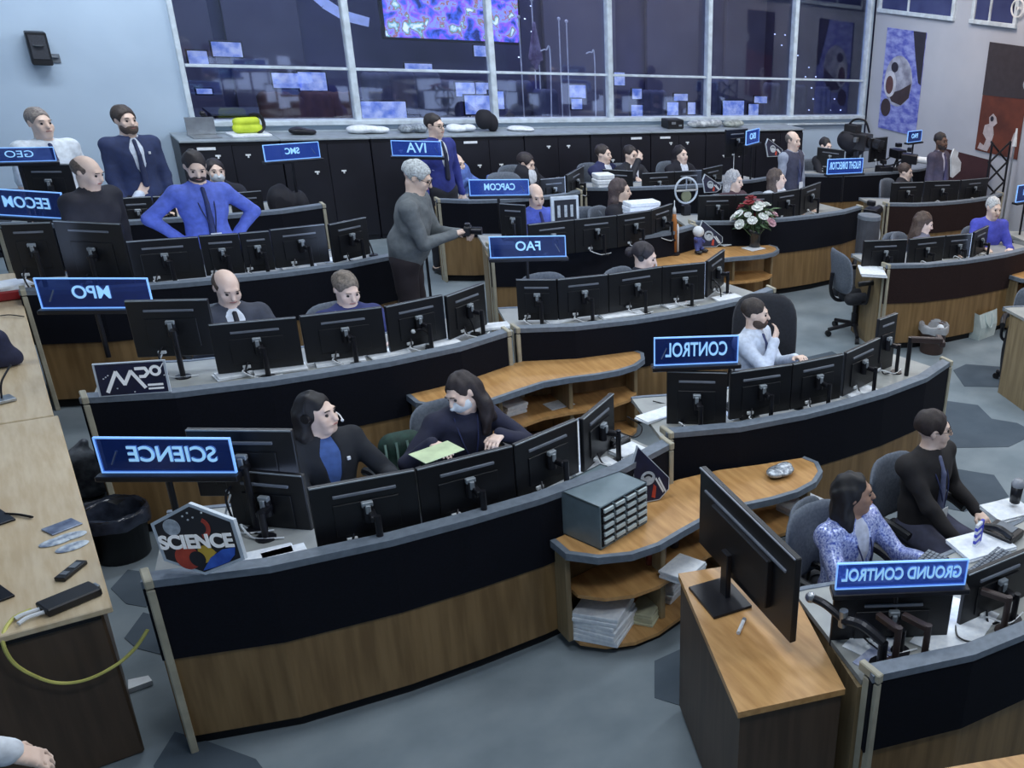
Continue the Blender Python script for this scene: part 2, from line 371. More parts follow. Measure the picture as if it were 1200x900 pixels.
# curved white band, part of a large round emblem
arcp = [onY(x, y, 19.9) for x, y in ((345,-30),(362,-12),(380,4),(402,18),(432,26))]
bb = MB()
for i in range(len(arcp)-1):
    p, q = arcp[i], arcp[i+1]; n = Vector((-(q.z-p.z), 0, q.x-p.x)).normalized()*.09
    bb.quad(p-n, q-n*.9, q+n*.9, p+n, .03)
tag(bb.build('emblem_swoosh', mat('pale_swoosh', (170,190,235), .5, emit=.45)), 'pale curved band of a round emblem on the far wall behind the first window pane', 'emblem')
VS = [((222,60,242,75),17.6),((250,50,282,66),18.5),((321,86,352,103),17.0),((352,85,381,106),17.0),((425,119,460,140),16.4),((461,119,475,138),16.4),((476,75,506,92),18.2),((535,97,556,113),17.2),
 ((546,112,576,134),16.4),((557,97,576,112),17.3),((556,54,573,66),19),((668,100,686,115),17.8),((670,116,682,128),17),((720,85,732,100),17.5),((741,104,752,116),17.2),((740,123,753,136),16.6),((782,120,795,135),16.5),
 ((806,120,815,134),16.5),((847,118,872,138),16.3),((877,122,889,137),16.4),((231,104,248,110),16.6),((304,114,324,122),16.6),((574,107,590,128),16.8),((790,110,806,118),17.5),((884,113,899,121),17.6)]
sc2 = mat('far_screen_glow', (196,208,236), .3, c2=(104,132,205), scale=7, emit=.6, emtex=True)
VS.sort(key=lambda v: v[0][0]); cnt = {}
for i, (p, Y) in enumerate(VS):
    pn = ['first','second','third','fourth','fifth','sixth'][sum((p[0]+p[2])/2 > v for v in (412,578,715,830,930))]; cnt[pn] = cnt.get(pn,0)+1
    panel_at('computer_monitor', p, Y, sc2, 'lit viewing room monitor, number %s from the left behind the %s window pane' % (['one','two','three','four','five','six','seven','eight','nine'][cnt[pn]-1], pn), 'monitor', t=.04, group='lit monitors in the viewing room')
# desks of the viewing room
for i, (x, y, w) in enumerate(((3.2,16.9,1.9),(5.6,16.9,1.8),(9.0,17.0,3.0),(12.5,17.0,2.2),(4.6,18.8,3.6))):
    lab = ['long low desk behind the first pane of the viewing window','long low desk behind the second pane of the viewing window','wide desk behind the fourth pane of the viewing window','dark desk behind the fifth pane of the viewing window','rear desk of the viewing room below the star cloud display'][i]
    root = abs_thing('desk', (x,y,0), lab, 'desk'); wbuild(MB().box((x,y+.1,1.16), (w,.7,.04)), 'desktop', greyl, root)
    wbuild(MB().box((x,y+.1,.57), (w-.1,.6,1.13)), 'base', dark, root)
# barrier ropes posts / flag poles
for i, (px, y0, y1) in enumerate(((627,0,80),(657,22,78),(666,25,86),(635,60,135),(611,20,78))):
    lab = ['thin bright pole carrying a folded flag behind the third pane','left thin bright pole of the pair in the middle of the third pane','right thin bright pole of the pair in the middle of the third pane','thin white pole rising from the sill left of centre in the third pane','thin bright pole at the left edge of the third pane'][i]
    a = onY(px, y1, 17.5); c = onY(px, y0, 17.5)
    tag(MB().cyl((a.x,17.5,.0), (a.x,17.5,min(c.z,4.6)), .012).ball((a.x,17.5,min(c.z,4.6)), .03).build('flag_pole', white), lab, 'pole')
for i, p in enumerate(([(640,60),(645,70),(643,140)],[(693,63),(697,75),(697,140)])):
    q = [onY(x, y, 16.6) for x, y in p]; q = [Vector((q[0].x-.1,16.6,q[0].z)), Vector((q[0].x,16.6,q[0].z+.02)), q[1], Vector((q[2].x,16.6,0))]
    tag(MB().tube(q, .012).build('hooked_stand', white), ['white stand with a hooked top, left one behind the third pane','white stand with a hooked top, right one behind the third pane'][i], 'stand')
fl = mat('flag_cloth', (150,140,170), .8, c2=(90,70,110), scale=9)
q = onY(627,52,17.45); s = SDF((q.x-.2,17.3,q.z-.55),(q.x+.2,17.62,q.z+.45),.02)
for k in range(5): s.cap((q.x-.1+.05*k,17.45+.03*(k%2),q.z-.4+.08*abs(2-k)),(q.x,17.45,q.z+.35),.04,.02)
tag(s.build('folded_flag', fl), 'folded cloth flag hanging on a pole behind the third window pane', 'flag')
# glowing discs on the far wall, put in for lights reflected in the glass
dot = mat('reflected_glow', (220,230,255), .4, emit=3)
DOTS = [(231,12),(261,14),(208,29),(238,31),(267,32),(237,88),(277,110),(255,130),(285,130),(622,7),(615,22),(623,37),(608,67),(646,68),(673,83),(654,84),(875,15),(887,16),(882,27),(895,28),(891,52),(908,40),(920,41),(916,53),(948,79),(944,90),(956,90),(939,103),(951,103),(963,103),(953,116),(966,116),(978,116),(948,129),(960,129),(973,129),(985,129),(935,65)]
for i, (x, y) in enumerate(DOTS):
    q = onY(x, y, 21.03)
    side = 'left' if x < 400 else 'middle' if x < 800 else 'right'
    tag(MB().lathe([(.001,-.01),(.02,-.006),(.02,.006),(.001,.01)], q, 8).build('reflected_dot', dot), 'tiny glowing dot for a reflected light in the dark %s part of the viewing room' % side, 'light', 'reflected light dots in the %s part of the viewing room' % side)
# ------------------------------------------------------------------ ceiling lamps
for i, (x, y, z) in enumerate(LAMPS):
    root = abs_thing('ceiling_light', (x,y,ZC), 'flat white ceiling light panel above the consoles', 'light', 'ceiling light panels')
    wbuild(MB().box((x,y,ZC-.03), (1.25,.65,.06)), 'housing', white, root)
    ld = bpy.data.lights.new('lamp', 'AREA'); ld.shape = 'RECTANGLE'; ld.size = 1.2; ld.size_y = .6; ld.energy = LAMP_W; ld.color = REFLECT_WARMC if x > 12 and y < 12 else LIGHTC
    lo = bpy.data.objects.new('lamp', ld); COL.objects.link(lo); lo.location = (0,0,-.08); lo.parent = root
for (p, e) in WASH:
    ld = bpy.data.lights.new('wall_wash', 'AREA'); ld.shape = 'RECTANGLE'; ld.size = 2.5; ld.size_y = .4; ld.energy = e; ld.color = LIGHTC
    lo = bpy.data.objects.new('wall_wash', ld); COL.objects.link(lo); lo.location = p; lo.rotation_euler = (math.radians(52),0,0)
# ------------------------------------------------------------------ cabinets under the window
CX0, CX1, CZ = 1.80, 11.75, 1.42
names = ['far left end below the window','second from the left, behind the blue shirted person','third from the left','behind the empty aisle','behind the person in the blue suit','below the dark bag on the ledge','behind the two seated people in suits','behind the seated dark haired person','right end, behind the person in the vest']
wcab = (CX1-CX0)/9
for i in range(9):
    x0 = CX0+i*wcab; xc = x0+wcab/2
    root = abs_thing('equipment_cabinet', (xc,14.8,0), 'black equipment cabinet under the viewing window, %s' % names[i], 'cabinet', 'row of black cabinets')
    wbuild(MB().box((xc,14.86,CZ/2), (wcab-.01,.6,CZ)), 'body', cab, root)
    wbuild(MB().box((xc,14.84,CZ+.012), (wcab-.004,.66,.024)), 'top', mat('cabinet_top', (150,160,168), .5), root)
    for k in (0,1):
        d = wbuild(MB().box((xc+(k-.5)*wcab*.495,14.555,.72), (wcab*.49,.02,1.3)), 'door', cab, root)
        MB().box((xc+(k-.5)*wcab*.3,14.535,1.25-.25*(i%2)), (.06,.012,.02)).box((xc+(k-.5)*wcab*.3,14.53,1.23-.25*(i%2)), (.02,.012,.03)).build('latch', white, d)
        if (i+k)%3 == 0: MB().box((xc+(k-.5)*wcab*.5,14.535,1.34), (.2,.01,.035)).build('label_plate', paper, d)
# ================================================================== CONSOLES
def profile(xl, xr, yb, rise=.2):
    w = xr-xl; return [(xl+w*t, yb+d*rise/.2) for t, d in ((0,.22),(.17,.05),(.36,-.02),(.5,-.03),(.64,-.02),(.83,.05),(1,.22))]
def console(pts, label, brown=False, left_end=True, right_end=True, depth=.85):
    P = pts; c = P[len(P)//2]; root = abs_thing('console_desk', (c[0],c[1]+.4,0), label, 'console')
    wbuild(MB().strip(P, .03, .09, .60), 'wood_panel', woodv, root)
    wbuild(MB().strip(P, .05, .60, 1.03, -.015), 'upper_band', blackb if brown else black, root)  # brown picks the band coloured by the reflection
    wbuild(MB().strip(P, .02, 0, .09, .05), 'toe_kick', kick, root)
    wbuild(MB().strip(P, .09, 1.03, 1.07, -.02), 'top_rail', greyl, root)
    inn = offs(P, .09); bk = offs(P, depth); l0, r0 = inn[0], inn[-1]
    xlb = P[0][0]+.20; xrb = P[-1][0]-.20; bk = [q for q in bk if xlb < q[0] < xrb]
    bk = [(xlb, P[0][1]+depth-.03)]+bk+[(xrb, P[-1][1]+depth-.03)]
    wt = wbuild(MB().prism(inn+bk[::-1], .93, .96), 'worktop', lam, root)
    MB().strip(bk[::-1], .03, .92, .966, -.03).build('edge_strip', greyl, wt)
    for s, on in ((0,left_end),(-1,right_end)):
        p = P[s]; q = bk[s]; sx = .022 if s == 0 else -.022
        b = MB().box((p[0]+sx, p[1]+.01, .51), (.034,.10,1.02)).box((p[0]+sx, p[1]+.025, 1.055), (.036,.14,.05))
        wbuild(b, 'end_trim', cream, root)
        if on:
            a = Vector((p[0]+sx*1.2, p[1]+.08)); e = Vector((q[0]+sx, q[1]-.1)); n = (e-a).normalized(); m = Vector((-n.y,n.x))*.02
            wbuild(MB().prism([tuple(a-m), tuple(e-m), tuple(e+m), tuple(a+m)], .0, .925), 'end_panel', woode, root)
            bb = MB()
            for k in range(8):
                z0, z1 = k*.92/8, (k+1)*.92/8; f0 = .10*math.sin(math.pi*k/8); f1 = .10*math.sin(math.pi*(k+1)/8)
                bb.quad((*(e-m*1.2-n*0),z0), (*(e-m*1.2+n*(.02+f0)),z0), (*(e-m*1.2+n*(.02+f1)),z1), (*(e-m*1.2),z1), .045)
            wbuild(bb, 'curved_edge', dark, root)
    return root
console(profile(.10, 2.98, 4.66), 'front curved console with the lit SCIENCE sign, black band over tall wooden panel', right_end=False)
console(profile(3.02, 5.86, 4.80), 'curved console with the lit CONTROL sign, wood panel under a black band', left_end=False)
console(profile(.10, 2.93, 7.14), 'curved console with the lit MPO sign behind the two science operators', right_end=False)
console(profile(2.98, 5.72, 7.18), 'curved console with the lit FAO sign, beside the large empty office chair', left_end=False)
console(profile(-.05, 2.85, 9.72), 'curved console with the EECOM sign in front of the blue shirted person')
console(profile(3.80, 6.42, 9.75), 'curved console carrying the FAO plate, beside the photographer', right_end=False)
console(profile(6.46, 9.38, 9.92), 'curved console behind the flower vase with two seated people', left_end=False)
console(profile(7.48, 10.4, 7.36), 'curved reflection-tinted console above the tote bag and the lined waste bin', True)
console(profile(2.50, 5.5, 2.13), 'nearest console with the lit GROUND CONTROL sign in the lower right corner', right_end=True)
console(profile(-.10, 2.82, 12.1), 'rear left console with black monitors in front of the black cabinets')
console(profile(4.05, 6.0, 12.0), 'rear console behind the CAPCOM sign near the photographer', right_end=False)
console(profile(6.1, 9.45, 12.15), 'rear console in front of the two seated people in suits', left_end=False)
console(profile(9.9, 12.6, 9.95), 'reflection-tinted rear right console in front of the masked person in a suit', True)
console(profile(10.0, 13.2, 12.2), 'last right console beside the television camera', right_end=False)
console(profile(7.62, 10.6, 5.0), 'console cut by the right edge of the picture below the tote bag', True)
console(profile(10.5, 13.4, 7.5), 'far right console cut by the picture edge behind the tote bag', left_end=False)
# wavy wooden corner counters with open shelves
def counter(dx, dy, label, xs=1.0):
    front = [(2.02,4.62),(2.03,4.45),(2.15,4.32),(2.32,4.25),(2.50,4.25),(2.70,4.31),(2.97,4.38),(3.20,4.37),(3.42,4.33),(3.62,4.32),(3.80,4.36),(3.93,4.45),(3.99,4.57),(3.96,4.68)]
    back = [(3.62,4.76),(3.34,4.84),(3.02,4.87),(2.70,4.82),(2.40,4.70)]
    f = [((x-3)*xs+3+dx, y+dy) for x, y in front]; bk = [((x-3)*xs+3+dx, y+dy) for x, y in back]
    root = abs_thing('corner_counter', (3+dx, 4.55+dy, 0), label, 'counter')
    t = wbuild(MB().prism(f+bk, .735, .77), 'countertop', wood, root)
    MB().strip(f, .035, .725, .773, -.03).build('edge_strip', greyl, t)
    def ins(k): return [((x-3-dx)*k+3+dx, (y-4.75-dy)*k+4.75+dy) for x, y in f]
    wbuild(MB().prism(ins(.95)+bk, .41, .435), 'shelf', wood, root)
    wbuild(MB().prism(ins(.95)+bk, .05, .075), 'shelf', wood, root)
    wbuild(MB().prism(ins(.88)+bk, 0, .05), 'plinth', kick, root)
    for x, y0, y1 in ((2.04,4.5,4.66),(2.62,4.38,4.72),(3.25,4.44,4.8),(3.9,4.5,4.66)):
        wbuild(MB().box(((x-3)*xs+3+dx,(y0+y1)/2+dy,.405), (.035,y1-y0,.66)), 'divider', woode, root)
    return root
counter(0, 0, 'wavy wooden corner counter with grey edge in front, carrying the grey drawer cabinet')
counter(0, 2.5, 'wavy wooden corner counter behind the two science operators')
counter(3.45, 5.08, 'wavy wooden corner counter under the flower vase and the rocket model')
counter(7.5, 2.72, 'wavy wooden corner counter at the right edge beyond the tote bag')
# long wooden counter along the left side
root = abs_thing('side_counter', (-.55,5.8,0), 'long pale wooden counter along the left edge, near section with the yellow cable', 'counter')
wbuild(MB().box((-.56,6.17,.93), (1.06,2.5,.035)), 'countertop', pale, root); wbuild(MB().box((-.57,6.19,.455), (1.0,2.4,.91)), 'base', woodd, root)
wbuild(MB().box((-.57,4.975,.88), (.98,.02,.03)), 'drawer_rail', dark, root)
root = abs_thing('side_counter', (-.55,9,0), 'long pale wooden counter along the left edge, far section beside the MPO console', 'counter')
wbuild(MB().box((-.58,9.2,.925), (1.06,3.5,.035)), 'countertop', pale, root); wbuild(MB().box((-.59,9.2,.455), (1.0,3.4,.91)), 'base', woodd, root)
# angled wooden desk at front right
A, B = at(865,835,.95), at(795,672,.95); d = (B-A); n = Vector((d.y,-d.x,0)).normalized()
C_, D_ = B+n*.56, A+n*.52
root = abs_thing('side_table', ((A.x+C_.x)/2, (A.y+C_.y)/2, 0), 'angled wooden table with the big black monitor in front of the GROUND CONTROL console', 'table')
pl = [(v.x, v.y) for v in (A,B,C_,D_)]
wbuild(MB().prism(pl, .915, .95), 'tabletop', wood, root)
cc = (A+B+C_+D_)/4; pin = [((v.x-cc.x)*.95+cc.x, (v.y-cc.y)*.97+cc.y) for v in (A,B,C_,D_)]
wbuild(MB().prism(pin, .04, .915), 'base', woodd, root); wbuild(MB().prism([((x-cc.x)*.9+cc.x,(y-cc.y)*.9+cc.y) for x,y in pin], 0, .04), 'plinth', kick, root)
ld = bpy.data.lights.new('viewing_room_fill', 'AREA'); ld.shape = 'RECTANGLE'; ld.size = 12; ld.size_y = 2; ld.energy = 230; ld.color = (.66,.70,1)  # unseen fill light added to brighten the viewing room
lo = bpy.data.objects.new('viewing_room_fill', ld); COL.objects.link(lo); lo.location = (8,18,5.0)
bkm = mat('viewing_seat', (84,88,112), .8, c2=(66,70,94), scale=6); bks = mat('viewing_seat_brown', (96,66,60), .8, c2=(74,52,50), scale=6)
for i, (px, py, Y) in enumerate(((325,125,16.4),(345,128,16.4),(372,124,16.4),(400,124,16.5),(442,100,17.6),(470,98,17.6),(500,98,17.8),(522,108,17.8),(610,108,17.6),(640,118,17.2),(750,118,17.6),(770,118,17.6),(845,104,18),(905,108,18),(936,110,18),(965,112,18.2))):
    q = onY(px, py, Y); r = empty('viewing_seat', (q.x,Y,0), 0, 'high backed seat, number %s from the left in the viewing room' % ['one','two','three','four','five','six','seven','eight','nine','ten','eleven','twelve','thirteen','fourteen','fifteen','sixteen'][i], 'seat', 'seats of the viewing room')
    m_ = bks if i < 4 else bkm
    s = SDF((-.4,-.12,.45),(.4,.12,q.z+.35),.03)
    for k in (-.16,0,.16): s.cap((k,0,.6),(k*.9,.03,q.z+.12),.09,k=.06)
    s.build('backrest', m_, r); MB().box((0,-.25,.5),(.5,.5,.12)).build('seat', m_, r); MB().cyl((0,-.2,0),(0,-.2,.45),.05).build('pedestal', dark, r)
# ================================================================== MONITORS
barm = mat('vent_glint', (118,124,136), .4); bracket = mat('bracket_grey', (150,158,165), .4, .3)  # vent tone: light reflected by the groove, put into the colour
def monitor(pa, pb, label, ztop=1.36, h=.375, base=.96, group=None, arm=True, tilt=0.0, pole=-.13, bar=True, gap=.004, Y=None):
    if Y: m_ = ((pa[0]+pb[0])/2, (pa[1]+pb[1])/2); ztop = onY(*m_, Y).z
    a, b = at(*pa, ztop), at(*pb, ztop); c = (a+b)/2; w = (b-a).length-gap
    root = empty('computer_monitor', (c.x, c.y, base), math.atan2(b.y-a.y, b.x-a.x), label, 'monitor', group)
    zt = ztop-base; zc = zt-h/2; T = Matrix.Rotation(tilt, 3, 'X')
    MB().box((0,0,zc), (w,.03,h), M=T).box((0,-.016,zc-.03), (w*.62,.014,h*.5), M=T).build('housing', blackp, root)
    MB().box((0,.0185,zc), (w-.03,.008,h-.04), M=T).build('screen', scr, root)
    if bar: MB().box((0,-.019,zt-.075), (min(w*.6,.3),.012,.016)).build('vent_bar', barm, root)
    MB().box((0,-.017,zt-.004), (w-.01,.006,.008)).build('bezel_edge', bracket, root)
    if arm:
        MB().box((-.09,-.03,zt-h+.04), (.05,.018,.022)).build('connector', white, root)
        MB().tube([(-.09,-.045,zt-h+.03),(-.12,-.09,.05),(-.02,-.15,.012),(.12,-.12,.01)], .005, 5).build('white_cable', white, root)
        b_ = MB().cyl((.03,pole,0), (.03,pole,zc+.02), .017).cyl((.03,pole,.0), (.03,pole,.012), .05).box((.015,(pole-.03)/2,zc), (.035,abs(pole)-.03,.035))
        b_.cyl((.0,-.04,zc-.05), (.0,-.04,zc+.05), .028)
        b_.build('stand_arm', dark, root)
        MB().box((.0,-.045,zc+.055), (.055,.03,.03)).box((.0,-.06,zc+.03), (.025,.025,.05)).build('mount_clip', bracket, root)
        MB().tube([(-.08,-.035,zc-h*.3),(-.1,-.08,zc-h*.45),(-.06,-.12,.02)], .006).build('cable', dark, root)
    return root
ORD = ['leftmost','second from the left','third from the left','fourth from the left','fifth from the left','sixth from the left']
def mrow(row, where, **k):
    for i, (pa, pb) in enumerate(row): monitor(pa, pb, 'black monitor, %s %s' % (ORD[i], where), group='monitors '+where, **k)
mrow([((359,572),(486,549)),((486,549),(600,521)),((600,521),(675,490)),((680,491),(717,460))], 'in the row before the science operators')
mrow([((855,436),(928,426)),((928,426),(988,414)),((990,413),(1030,395))], 'in the row on the CONTROL console')
mrow([((243,380),(347,371)),((350,370),(447,359)),((450,359),(518,345)),((521,347),(566,331))], 'in the row on the MPO console')
mrow([((604,327),(652,327)),((652,327),(712,321)),((712,321),(775,312)),((775,312),(826,307)),((828,306),(848,292))], 'in the row on the FAO console')
monitor((384,263), (428,254), 'black monitor, turned one at the right end of the EECOM console', Y=10.03)
mrow([((142,283),(232,277)),((232,276),(279,273)),((279,273),(315,270)),((315,269),(380,262))], 'in the row before the blue shirted person')
mrow([((618,263),(672,257)),((672,257),(722,252)),((722,252),(762,246)),((762,246),(787,238))], 'in the row behind the FAO sign')
mrow([((818,229),(862,228)),((862,228),(905,226)),((905,226),(937,221)),((938,221),(961,213))], 'in the row behind the flower vase')
mrow([((1012,282),(1063,280)),((1065,280),(1107,276)),((1108,276),(1140,273)),((1141,272),(1158,264))], 'in the row on the reflection-tinted right console', Y=7.78)
mrow([((137,232),(177,230)),((178,230),(203,229)),((268,226),(306,223))], 'in the rear left row behind the EECOM console', Y=12.5)
mrow([((548,212),(590,212)),((632,210),(663,207)),((663,205),(683,194))], 'in the rear row behind the CAPCOM sign', Y=12.4)
mrow([((706,198),(742,200)),((752,203),(790,201)),((790,201),(823,199)),((823,198),(846,193))], 'in the rear row before the seated suits', Y=12.55)
mrow([((1045,214),(1082,213)),((1083,212),(1125,211)),((1126,211),(1158,208))], 'in the row before the masked person at right', Y=10.35)
# tall dark rear displays standing behind the signs
def big(pa, pb, label, ztop, h, base=.96, **k): return monitor(pa, pb, label, ztop=ztop, h=h, base=base, **k)
big((217,502),(343,503), 'large dark monitor beside the SCIENCE sign with a thin light top edge', 1.52, .40, pole=-.1)
big((262,548),(356,556), 'low dark monitor behind the hexagonal SCIENCE plaque', 1.30, .40)
big((145,352),(244,350), 'dark monitor right of the MPO sign', 1.50, .42)
big((0,262),(60,260), 'dark monitor under the EECOM sign, left one', 1.42, .46, Y=10.12); big((62,258),(142,262), 'dark monitor between the EECOM sign and the bald person in black', 1.46, .56, Y=10.16)
big((781,434),(853,436), 'black monitor directly under the CONTROL sign', 1.37, .46)
big((1029,374),(1051,366), 'narrow turned monitor at the right end of the CONTROL console', 1.45, .5)
big((977,694),(1118,690), 'black monitor directly under the GROUND CONTROL sign', 1.24, .32)
big((1132,672),(1210,640), 'black monitor right of the GROUND CONTROL sign cut by the picture edge', 1.28, .34)
big((585,238),(616,240), 'dark monitor left of the row behind the FAO sign', 1.42, .42)
big((22,192),(82,192), 'dark monitor under the small sign at the upper left edge', 1.62, .42, base=.96)
big((850,152),(876,150), 'tall dark monitor behind the grey haired person', 1.55, .42, Y=12.5)
big((965,195),(1012,198), 'black monitor beneath the FLIGHT DIRECTOR sign', 1.36, .36, Y=12.45)
big((958,172),(990,176), 'black monitor before the man seated by the right wall', 1.36, .36, Y=12.85)
big((1020,162),(1040,160), 'dark square monitor right of the television camera', 1.5, .42, Y=12.6)
# edge-on monitor hanging over the end of the ground control console and the huge monitor on the angled table
p, q = at(824,547,1.55), at(938,628,1.45)
a = onY(826,548,3.55); 
root = abs_thing('large_monitor', (0,0,0), 'big black wide monitor on a flat stand on the angled wooden table', 'monitor')
zt, zb = 1.52, 1.06
TL, TR = at(824,546,zt), at(937,655,zt); dv = (TR-TL); wv = dv.length; dv.normalize(); nv = Vector((dv.y,-dv.x,0)); c = (TL+TR)/2
root.location = (c.x, c.y, .95); rz = math.atan2(dv.y, dv.x); root.rotation_euler = (0,0,rz)
MB().box((0,0,zt-.95-.24), (wv,.035,.48)).box((0,-.03,zt-.95-.26), (wv*.6,.04,.28)).build('housing', blackp, root)
MB().box((0,.02,zt-.95-.24), (wv-.03,.008,.44)).build('screen', mat('dim_screen', (60,75,110), .3, emit=.2), root)
MB().box((0,-.0215,zt-.95-.11), (wv*.85,.012,.014)).build('vent_bar', barm, root); MB().box((0,-.02,zt-.95-.004), (wv-.01,.01,.008)).build('bezel_edge', barm, root)
MB().box((-.09,-.06,.14), (.07,.03,.28)).build('stand_neck', dark, root); MB().box((-.09,-.09,.008), (.3,.22,.016)).build('stand_base', dark, root)
MB().box((-.22,-.0215,zt-.95-.40), (.035,.01,.02)).build('logo_plate', steel, root)
# ================================================================== SIGNS
def MX_(xa, ya, za, t):
    return Matrix(((xa[0],ya[0],za[0],t[0]),(xa[1],ya[1],za[1],t[1]),(xa[2],ya[2],za[2],t[2]),(0,0,0,1)))
def sign(text, bl, br, z, hpx, label, size=.5, post=True, base=.96, xs=1.1, sub=True, bold=.002, dx=0, wf=.5, sw=1, Y=None):
    if Y: z = onY((bl[0]+br[0])/2, (bl[1]+br[1])/2, Y).z
    a, b = at(*bl, z), at(*br, z); w = (b-a).length; c = (a+b)/2
    d = (M3 := CM[2]) @ np.array([c.x,c.y,c.z-H]); h = hpx/FPX*d/math.cos(PIT)*1.0
    root = empty('console_sign', (c.x,c.y,z), math.atan2(b.y-a.y,b.x-a.x), label, 'sign')
    MB().box((0,0,h/2), (w,.010,h)).build('acrylic_plate', acr2 if text in ('GROUND CONTROL','IVA','SMC','CAPCOM','ISO','FLIGHT DIRECTOR') else acr, root)
    e = max(.005, .03*h+.002); bb = MB()
    for q in (0, h): bb.box((0,0,q), (w+e,.016,e))
    for q in (-w/2, w/2): bb.box((q,0,h/2), (e,.016,h))
    bb.build('glowing_edge', glow, root)
    if text: text_mesh('lettering', text, h*size, letter, root, MX_((-1,0,0),(0,0,1),(0,1,0),(dx,0,h*.52)), extrude=.007, fitw=w*wf, bold=bold)
    b2 = MB()            # small rocket-trail mark beside the lettering
    if sw: b2.tube([(sw*w*.42,.0,h*.22),(sw*w*.39,.0,h*.42),(sw*w*.36,.0,h*.62)], .035*h, 5).build('swoosh_mark', greyl, root)
    MB().box((0,0,-.02), (w+.04,.10,.03)).build('tray', dark, root)
    if post:
        MB().cyl((-.02,.0,base-z), (-.02,.0,-.02), .016).build('post', dark, root)
    return root
sign('SCIENCE', (121,553), (277,553), 1.33, 40, 'lit blue SCIENCE sign with mirrored letters on the front console', .62, dx=.03, wf=.66, sw=-1)
sign('MPO', (50,361), (180,360), 1.34, 32, 'lit blue MPO sign with mirrored letters', .6, dx=-.02, wf=.34, sw=-1)
sign('EECOM', (-8,251), (79,256), 1.38, 27, 'lit blue EECOM sign at the left edge', .6, wf=.62, sw=-1)
sign('GEO', (-18,190), (66,188), 1.70, 14, 'thin lit sign at the upper left edge in front of the person in white shirt', .7, wf=.4, sw=0, bold=0, base=.96)
sign('SMC', (311,189), (375,184), 1.38, 16, 'small lit SMC sign before the black cabinets', .55, wf=.26, Y=12.5)
sign('IVA', (460,182), (518,183), 1.78, 15, 'small lit IVA sign in front of the person in the blue suit', .95, dx=-.0, wf=.40, base=0.0)
sign('CAPCOM', (551,229), (620,228), 1.36, 16, 'small lit CAPCOM sign beside the photographer', .6, wf=.52)
sign('FAO', (575,302), (663,300), 1.33, 22, 'lit blue FAO sign with mirrored letters', .62, dx=-.0, wf=.33)
sign('CONTROL', (767,428), (864,424), 1.42, 30, 'lit blue CONTROL sign beside the bearded person in white', .72, wf=.74, sw=-1)
sign('GROUND CONTROL', (979,690), (1130,684), 1.27, 31, 'lit blue GROUND CONTROL sign, lowest on the right', .66, wf=.92, sw=0)
sign('FLIGHT DIRECTOR', (969,204), (1010,202), 1.40, 15, 'small lit FLIGHT DIRECTOR sign in front of the television camera', .7, wf=.88, sw=0)
sign('ISO', (874,170), (889,166), 1.62, 14, 'tiny lit sign above the row of black cabinets', .6, wf=.45, sw=0)
sign('PAO', (1063,167), (1079,165), 1.62, 11, 'tiny lit sign on a tall post at the right wall', .6, wf=.45, sw=0)
sign('TITAN', (1190,237), (1214,233), 1.45, 17, 'small lit sign cut by the right picture edge', .5, wf=.4, sw=0)
# ================================================================== PLAQUES
def plaque(name, outline, c, rz, tilt, label, face, rim=.02, t=.02):
    # outline: points in the plaque's own plane (x right, y up), standing on its lowest edge
    root = empty(name, c, rz, label, 'plaque'); T = Matrix.Rotation(math.radians(90)-tilt, 4, 'X'); o3 = [Vector((x,y,0)) for x, y in outline]
    cx = sum(v.x for v in o3)/len(o3); cy = sum(v.y for v in o3)/len(o3)
    def slab(pts, z0, z1, nm, m):
        n = len(pts); vs = [T @ Vector((p[0],p[1],z0)) for p in pts]+[T @ Vector((p[0],p[1],z1)) for p in pts]
        o = MB().add(vs, [tuple(range(n))[::-1], tuple(range(n,2*n))]+[(i,(i+1)%n,(i+1)%n+n,i+n) for i in range(n)]).build(nm, m, root); return o
    R = max(max(abs(v.x-cx) for v in o3), max(abs(v.y-cy) for v in o3)); k = 1-rim/R
    slab([(v.x,v.y) for v in o3], 0, t, 'rim', mat('plaque_rim', (205,215,225), .4)); slab([((v.x-cx)*k+cx,(v.y-cy)*k+cy) for v in o3], t*.5, t+.002, 'face', face)
    return root, T, slab
navy = mat('plaque_navy', (22,28,62), .5, c2=(16,20,46), scale=12); spaceb = mat('plaque_black', (16,18,30), .5)
redm = mat('planet_red', (196,72,48), .6, c2=(160,50,36), scale=14); bluem = mat('earth_blue', (60,110,215), .5, c2=(36,80,180), scale=14)
moonm = mat('moon_grey', (190,198,205), .7, c2=(150,158,168), scale=30); ylw = mat('flame_yellow', (220,180,60), .5)
def disc(cx, cy, r, n=24, a0=0, a1=2*math.pi, sx=1): return [(cx+sx*r*math.cos(a0+(a1-a0)*i/n), cy+r*math.sin(a0+(a1-a0)*i/n)) for i in range(n+(0 if a1-a0 > 6.2 else 1))]
# hexagonal SCIENCE plaque
bl, br = at(197,668,1.08), at(282,672,1.08); w = .235
c = (bl+br)/2; hx = [(-.13,.02),(-.17,.21),(-.0,.335),(.155,.23),(.165,.06),(.045,0.0)]
hx = [(-.18,.05),(-.22,.24),(-.02,.37),(.19,.31),(.225,.11),(.02,.0)]
root, T, slab = plaque('hexagon_plaque', hx, (c.x,c.y,1.075), math.atan2(br.y-bl.y,br.x-bl.x)-.12, .12, 'hexagonal SCIENCE plaque with moon, red planet and earth', spaceb)
slab(disc(-.115,.235,.042), .021, .0245, 'moon', moonm); slab(disc(-.055,.085,.062), .021, .0245, 'red_planet', redm)
slab([(.015,.025),(.075,.05),(.15,.09),(.18,.13),(.185,.17),(.12,.15),(.06,.10)], .021, .0245, 'earth', bluem)
slab(disc(.02,.25,.055,18,-1.3,1.2)+disc(.02,.25,.035,18,-1.3,1.2)[::-1], .021, .0245, 'red_ring', redm)
